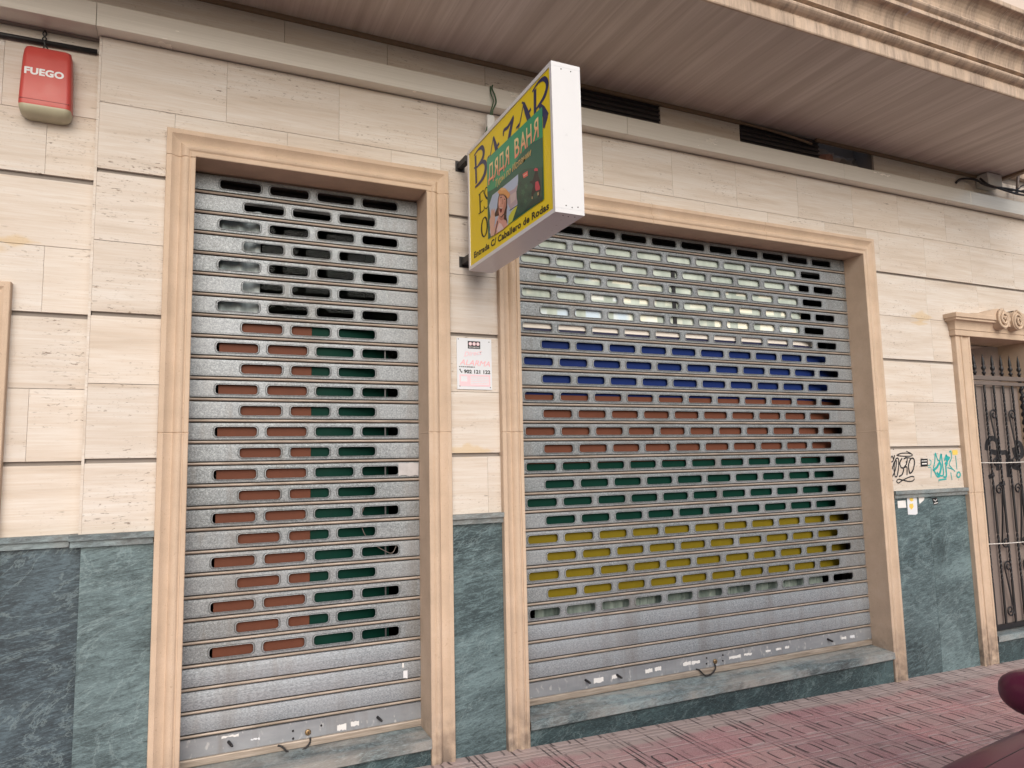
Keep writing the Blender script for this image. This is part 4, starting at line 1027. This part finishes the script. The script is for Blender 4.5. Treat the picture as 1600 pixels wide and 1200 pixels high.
for x, ch, w in ((.303, 'Д', .070), (.378, 'R', .056), (.440, 'Д', .070), (.516, 'R', .056), (.636, 'B', .056), (.700, 'A', .066), (.770, 'H', .056), (.838, 'R', .060)):
    drop = .012 if ch == 'Д' else 0
    ptext(ch, x, .402-drop, w, .097+drop, ink, .012, 0, 0, PO+.0012, ch == 'R')
ptext('Туры по Испании', .395, .338, .42, .046, flat('orange script ink', (.88, .58, .20), .4), .0, .3, 0)
# fittings
mb = MB()
for x, y, z in ((SX+.05, S1, SZ1-.03), (SX+.10, S1, SZ1-.032), (SX+.055, S1, SZ0+.035), (SX+.085, S1, SZ0+.03), (SX+.115, S1, SZ0+.035)): mb.tube([(x, y+.002, z), (x, y-.0012, z)], .0028, 8)
for x, y in ((SX+.055, S1+.03), (SX+.085, S1+.035), (SX+.115, S1+.03)): mb.tube([(x, y, SZ0+.002), (x, y, SZ0-.0012)], .0028, 8)
spart('screw', mb, M['steel'])
for x, z in ((SX-.012, 3.335), (SX+.004, 2.755), (SX+STH-.006, 2.755)):
    mb = MB(); mb.box(x, x+.034, S0+.001, .036, z, z+.034); mb.box(x-.012, x+.046, .0362, .0395, z-.014, z+.05); spart('bracket', mb, M['steel'])
mb = MB(); mb.box(SX+.145, SX+.19, -.062, -.030, 3.56, 3.66); spart('junction_cover', mb, M['white_dirty']); mb = MB(); mb.box(SX+.10, SX+.14, -.07, -.03, SZ1+.0005, SZ1+.05); spart('junction_cover', mb, M['white_dirty'])
mb = MB(); mb.tube(smooth2([(1.655, -.046, 3.86), (1.648, -.052, 3.835), (1.662, -.060, 3.79), (1.668, -.060, 3.745), (1.648, -.058, 3.70), (1.640, -.054, 3.66), (1.60, -.055, 3.55), (1.585, -.055, 3.44)], 4), .0048, 6)
mb.tube(smooth2([(1.640, -.046, 3.85), (1.638, -.056, 3.80), (1.650, -.062, 3.75), (1.635, -.058, 3.69), (1.630, -.052, 3.65)], 4), .004, 6)
tag(mb.build('wire', M['wire_green']), 'twisted green wire running from the flashing down to the hanging sign', 'wire')

# ------------------------------------------------------------------ red alarm bell box
A = thing('alarm_bell', 'red alarm siren box marked FUEGO with a cream base on the left wall', 'alarm bell', (-.62, .10, 3.22))
def loft(secs, n=5):
    mb = MB(); rings = []
    for z, w, d, r, cx in secs:
        o = [(p[0], .0995-d*.5+p[1]) for p in rrect(0, 0, w, d, min(r, w*.49, d*.49), n)]
        rings.append([(cx+p[0], min(p[1], .0995), z) for p in o])
    m = len(rings[0]); mb.add([p for r in rings for p in r], [(i*m+k, i*m+(k+1) % m, (i+1)*m+(k+1) % m, (i+1)*m+k) for i in range(len(rings)-1) for k in range(m)], 0, True)
    mb.add(rings[0], [tuple(range(m-1, -1, -1))]); mb.add(rings[-1], [tuple(range(m))]); return mb
cx = -.615
loft([(3.3040, 0.2087, .096, .022, cx), (3.3135, 0.2116, .098, .022, cx), (3.4239, 0.2067, .093, .022, cx), (3.5397, 0.1989, .086, .022, cx), (3.5817, 0.1930, .080, .024, cx), (3.5996, 0.1852, .070, .026, cx), (3.6070, 0.1658, .052, .022, cx)]).build('cover', M['red'], A)
loft([(3.2630, 0.1462, .050, .02, cx), (3.2652, 0.1716, .070, .024, cx), (3.2758, 0.1989, .088, .028, cx), (3.2953, 0.2087, .097, .026, cx), (3.3039, 0.2106, .097, .024, cx)]).build('lens', M['cream'], A)
mb = MB(); mb.tube([(cx, .0, 3.290), (cx, -.0, 3.283)], .006, 8)
mb = MB(); mb.box(cx-.098, cx+.098, .0014, .008, 3.327, 3.3295); mb.build('seam', flat('dark red seam', (.20, .014, .012), .5), A)
fr = (Vector((cx, 0.0995-.0922, 3.450)), Vector((1, 0, 0)), Vector((0, .06, 1)).normalized(), Vector((0, -1, .06)).normalized())
text('lettering', 'FUEGO', fr, -.086, .0, .158, .036, .0004, M['white'], A, bold=.045, space=1.05)
mb = MB()
for s in (-1, 1): mb.tube(smooth2([(-.640+s*.010, .088, 3.73), (-.640-s*.008, .080, 3.70), (-.640+s*.008, .080, 3.675), (-.640-s*.002, .075, 3.655), (-.632+s*.010, .080, 3.62), (-.628+s*.012, .082, 3.575)], 4), .0032, 6)
tag(mb.build('wire', M['black']), 'thin black twisted pair of wires above the red alarm box', 'wire')
mb = MB(); mb.tube([(-6, .086, 3.656), (-3, .086, 3.650), (-.9, .086, 3.655), (-.42, .086, 3.662)], .0125, 8)
tag(mb.build('cable', M['black']), 'thick black cable running along the left wall above the alarm box', 'cable')

# ------------------------------------------------------------------ alarm company plate
PX0, PZ0, PW, PH = 1.432, 2.024, .217, .299
T = thing('alarm_plate', 'white alarm company plate with pink lettering and phone number between the two shutters', 'plate', (PX0+PW/2, .04, PZ0))
mb = bevel_box(PX0, PX0+PW, .0345, .0385, PZ0, PZ0+PH, .001); plate = mb.build('plate', M['paper_blue'], T)
fp = (Vector((PX0, .0345, PZ0)), Vector((1, 0, 0)), Vector((0, 0, 1)), Vector((0, -1, 0)))
pp = lambda X, Y: ((X-155)/660*PW, PH-(Y-95)/965*PH)
def pbox(x0, y0, x1, y1): return [pp(x0, y1), pp(x1, y1), pp(x1, y0), pp(x0, y0)]
mb = MB(); poly(mb, pbox(362, 148, 598, 292), fp, .0006); lg = mb.build('emblem', M['ink'], plate)
mb = MB()
for X in (410, 482, 554): poly(mb, [pp(X+31*math.cos(i*math.pi/10), 200+34*math.sin(i*math.pi/10)) for i in range(20)], fp, .0010)
mb.build('emblem_disc', M['pink_pale'], lg)
mb = MB()
for X in (410, 482, 554): poly(mb, [pp(X+15*math.cos(i*math.pi/8), 198+16*math.sin(i*math.pi/8)) for i in range(16)], fp, .0014)
mb.build('emblem_dot', M['paper'], lg)
def ptx(body, X0, Y0, X1, Y1, mat, bold=0, shear=0, rot=0, space=1.0):
    a = pp(X0, Y1); b = pp(X1, Y0); return text('lettering', body, fp, a[0], a[1], b[0]-a[0], b[1]-a[1], .0012, mat, plate, bold, shear, rot, space)
ptx('SECURITAS', 378, 250, 582, 278, M['paper'], .01)
ptx('Direct', 290, 360, 640, 450, M['pink_pale'], .012, .4, rad(9))
ptx('ALARMA', 205, 500, 780, 600, M['pink'], .0, .25, rad(-2))
ptx('902 121 122', 282, 690, 782, 762, M['ink'], .035)
mb = MB(); ribbon(mb, [pp(207, 680), pp(212, 705), pp(228, 735), pp(250, 742)], [.010, .005, .005, .010], fp, .0010); 
x = 195
rr = random.Random(5)
while x < 490:
    w = rr.uniform(10, 28); poly(mb, pbox(x, 630, x+w, 648), fp, .0010); x += w+rr.choice((4, 4, 12))
mb.build('lettering', M['ink'], plate)
mb = MB()
for b in ((198, 780, 780, 812), (198, 812, 222, 1000), (345, 812, 405, 1000), (222, 915, 345, 1000), (405, 965, 780, 1000), (750, 812, 780, 965)): poly(mb, pbox(*b), fp, .0010)
for Y in (835, 872, 905, 938):
    x = 420
    while x < 735:
        w = rr.uniform(14, 40); poly(mb, pbox(x, Y, min(742, x+w), Y+12), fp, .0010); x += w+8
mb.build('printed_block', M['pink_pale'], plate)
mb = MB()
for X, Y in ((185, 120), (768, 150), (203, 1000), (780, 1015)):
    a = pp(X, Y); mb.tube([(PX0+a[0], .036, PZ0+a[1]), (PX0+a[0], .0325, PZ0+a[1])], .0028, 8)
mb.build('screw', M['steel'], T)

# ------------------------------------------------------------------ junction box and cables at the right end of the flashing
mb = bevel_box(6.40, 6.60, -.055, .058, 3.945, 4.054, .006)
J = tag(mb.build('junction_box', M['white_dirty']), 'pale grey junction box under the right end of the soffit', 'junction box')
rr = random.Random(11)
for i, (pts, r) in enumerate((([(6.12, .055, 3.950), (6.16, .03, 3.985), (6.30, .0, 3.99), (6.36, -.04, 3.94), (6.45, -.07, 3.915), (6.65, -.06, 3.935), (6.9, -.05, 3.945), (7.3, -.03, 3.95), (8.5, .0, 3.97)], .010),
                          ([(6.34, -.02, 4.0), (6.38, -.06, 3.935), (6.50, -.085, 3.905), (6.75, -.07, 3.90), (7.0, -.05, 3.915), (7.4, -.03, 3.90), (8.5, .0, 3.93)], .009),
                          ([(6.60, .0, 3.97), (6.70, -.05, 3.925), (6.82, -.06, 3.96), (6.95, -.04, 4.02), (7.2, -.02, 4.035), (7.6, .02, 4.02), (8.5, .03, 4.0)], .006),
                          ([(6.60, -.02, 3.955), (6.72, -.06, 3.91), (6.86, -.07, 3.945), (7.02, -.05, 3.985), (7.3, -.03, 3.975), (8.5, .02, 3.95)], .006))):
    mb = MB(); mb.tube(smooth2(pts, 5), r, 7)
    tag(mb.build('cable', M['black']), ('black cable looping out beside the junction box along the flashing', 'lowest black cable sagging below the junction box', 'thin black cable arching up right of the junction box', 'thin black cable in the middle of the bundle right of the junction box')[i], 'cable', 'cables beside the junction box')
mb = MB(); mb.tube([(6.86, -.02, 3.935), (6.878, -.025, 4.03), (6.895, -.03, 4.12)], [.013, .012, .015], 8); tag(mb.build('cable_post', M['iron_worn']), 'short upright rod among the cables right of the junction box', 'rod')

# ------------------------------------------------------------------ parked maroon car (front wing and door mirror reach into the view)
CR = thing('parked_car', 'maroon car parked at the kerb, its wing and door mirror at the lower right corner', 'car', (3.0, -3.42, gz(3.0)-.13))
def cpart(name, mb, mat, par=None): return mb.build(name, mat, par or CR)
GC = -.20                                                  # road level under the car
YC = -3.50
# body: cross-sections along the car, half-width profile from sill to centre line
def section(x, hw, zs, zsh, zc, crown):
    "right half (towards the pavement): sill, side, shoulder, crown"
    pts = [(hw-.05, zs), (hw-.01, zs+.10), (hw, (zs+zsh)*.5), (hw-.015, zsh-.08), (hw-.055, zsh-.012), (hw-.13, zsh+.012), (hw*.62, zsh+crown*.6), (hw*.3, zsh+crown*.92), (0, zsh+crown)]
    full = [(YC+y, z) for y, z in pts] + [(YC-y, z) for y, z in pts[-2::-1]]
    return [(x, y, z) for y, z in full]
secs = []
for x, hw, zs, zsh, cr in ((.78, .52, .34, .60, .015), (.84, .72, .16, .70, .02), (.98, .82, .10, .775, .03), (1.22, .865, .08, .835, .035), (1.50, .885, .08, .868, .04), (1.85, .893, .08, .895, .04), (2.15, .895, .08, .915, .04), (2.5, .90, .08, .93, .02), (3.4, .90, .08, .94, .0), (4.2, .895, .08, .95, .0), (4.7, .87, .10, .95, .0), (4.95, .80, .22, .90, .0), (5.02, .66, .36, .80, .0)):
    secs.append(section(x, hw, zs-.1, zsh+.065, 0, cr))
m = len(secs[0]); mb = MB()
mb.add([p for s in secs for p in s], [(i*m+k, (i+1)*m+k, (i+1)*m+k+1, i*m+k+1) for i in range(len(secs)-1) for k in range(m-1)] + [tuple(range(m)), tuple(range(len(secs)*m-1, (len(secs)-1)*m-1, -1))], 0, True)
body = cpart('body', mb, M['car'])
md = body.modifiers.new('smooth', 'SUBSURF'); md.levels = 2; md.render_levels = 2
bpy.context.view_layer.update(); dg = bpy.context.evaluated_depsgraph_get(); bev = body.evaluated_get(dg)
for sy in (1, -1):
    seam = []
    for i in range(26):
        x = 1.02+1.10*i/25; y = YC+sy*(.70+.045*math.sin(i/25*1.6))
        ok, hit, nn, _ = bev.ray_cast(bev.matrix_world.inverted() @ Vector((x, y, 3)), Vector((0, 0, -1)))
        if ok: seam.append(bev.matrix_world @ hit - Vector((0, 0, .0015)))
    if len(seam) > 3:
        mb = MB(); mb.tube(seam, .0022, 6); cpart('bonnet_gap', mb, M['black'])
# glasshouse
gh = []
for x, hw, z in ((2.08, .74, .93), (2.40, .70, 1.12), (2.85, .63, 1.36), (3.2, .60, 1.42), (3.9, .60, 1.43), (4.3, .61, 1.36), (4.7, .66, 1.10), (4.88, .70, .94)):
    gh.append([(x, YC+hw+.06*(1.43-z), .92), (x, YC+hw, z-.03), (x, YC+hw*.8, z), (x, YC-hw*.8, z), (x, YC-hw, z-.03), (x, YC-hw-.06*(1.43-z), .92)])
mb = MB(); m2 = 6
for i in range(len(gh)-1):
    for k in range(m2-1):
        mb.add([gh[i][k], gh[i+1][k], gh[i+1][k+1], gh[i][k+1]], [(0, 1, 2, 3)], 0 if (k == 2 and 2 <= i <= 4) else 1, False)
cpart('cabin', mb, [M['car'], M['car_glass']])
for sy in (1, -1):
    mb = MB(); bm = bmesh.new(); bmesh.ops.create_icosphere(bm, subdivisions=3, radius=1)
    y0 = YC+sy*(.928); 
    for v in bm.verts:
        c = v.co.copy(); sgn = lambda q, e: math.copysign(abs(q)**e, q)
        v.co = Vector((2.10+sgn(c.x, .8)*.075*(1.0 if c.x < 0 else .55), y0+sgn(c.y, .75)*.098, .955+sgn(c.z, .8)*.062*(1-.16*c.y*sy)))
    bm.verts.index_update(); mb.add([v.co for v in bm.verts], [[v.index for v in f.verts] for f in bm.faces], 0, True); bm.free()
    mr_ = cpart('door_mirror', mb, M['car'])
    mb = MB(); mb.tube([(2.10, YC+sy*.86, .895), (2.10, YC+sy*.90, .905), (2.095, YC+sy*.93, .925)], [.035, .030, .028], 8); mb.build('mirror_arm', M['black'], mr_)
for x in (1.45, 4.15):
    for sy in (1, -1):
        y0 = YC+sy*.80
        mb = MB(); mb.tube([(x, y0-sy*.10, GC+.31), (x, y0-sy*.095, GC+.31), (x, y0+sy*.085, GC+.31), (x, y0+sy*.095, GC+.31)], [.28, .31, .31, .285], 32)
        wh = cpart('wheel', mb, M['tyre'])
        mb = MB(); mb.tube([(x, y0+sy*.096, GC+.31), (x, y0+sy*.104, GC+.31)], [.205, .19], 24); mb.build('rim', M['alloy'], wh)
for sy in (1, -1):
    mb = MB(); mb.add([(.815, YC+sy*.40, .56), (.86, YC+sy*.70, .60), (1.02, YC+sy*.79, .70), (.90, YC+sy*.70, .685), (.835, YC+sy*.45, .64)], [(0, 1, 2, 3, 4)]); cpart('headlight', mb, M['lamp'])

# ------------------------------------------------------------------ light and camera
w = bpy.data.worlds.new('World'); S.world = w; w.use_nodes = True
nt = w.node_tree; bg = nt.nodes['Background']; sk = nt.nodes.new('ShaderNodeTexSky')
sk.sky_type = 'NISHITA'; sk.sun_disc = False
SUN_EL, SUN_AZ = rad(31), rad(190)          # azimuth measured from +y towards +x
sk.sun_elevation = SUN_EL; sk.sun_rotation = SUN_AZ; sk.dust_density = 4.0; sk.air_density = 1.0; sk.ozone_density = .6
nt.links.new(sk.outputs[0], bg.inputs[0]); bg.inputs[1].default_value = .085
sd = bpy.data.lights.new('sun', 'SUN'); sd.energy = 1.7; sd.angle = rad(62); sd.color = (1, .985, .965)
so = bpy.data.objects.new('sun', sd); COL.objects.link(so)
d = Vector((math.sin(SUN_AZ)*math.cos(SUN_EL), math.cos(SUN_AZ)*math.cos(SUN_EL), math.sin(SUN_EL)))
so.rotation_euler = d.to_track_quat('Z', 'Y').to_euler(); so.location = (0, -6, 9)
cd = bpy.data.cameras.new('camera'); cd.sensor_width = 36; cd.sensor_fit = 'HORIZONTAL'; cd.lens = 36*F_PX/1600; cd.clip_end = 500; cd.clip_start = .02
co = bpy.data.objects.new('camera', cd); COL.objects.link(co)
co.matrix_world = Matrix(((RT.x, UP.x, -FW.x, CAM.x), (RT.y, UP.y, -FW.y, CAM.y), (RT.z, UP.z, -FW.z, CAM.z), (0, 0, 0, 1)))
S.camera = co
S.view_settings.view_transform = 'Standard'; S.view_settings.look = 'None'; S.view_settings.gamma = 1; S.view_settings.exposure = .34
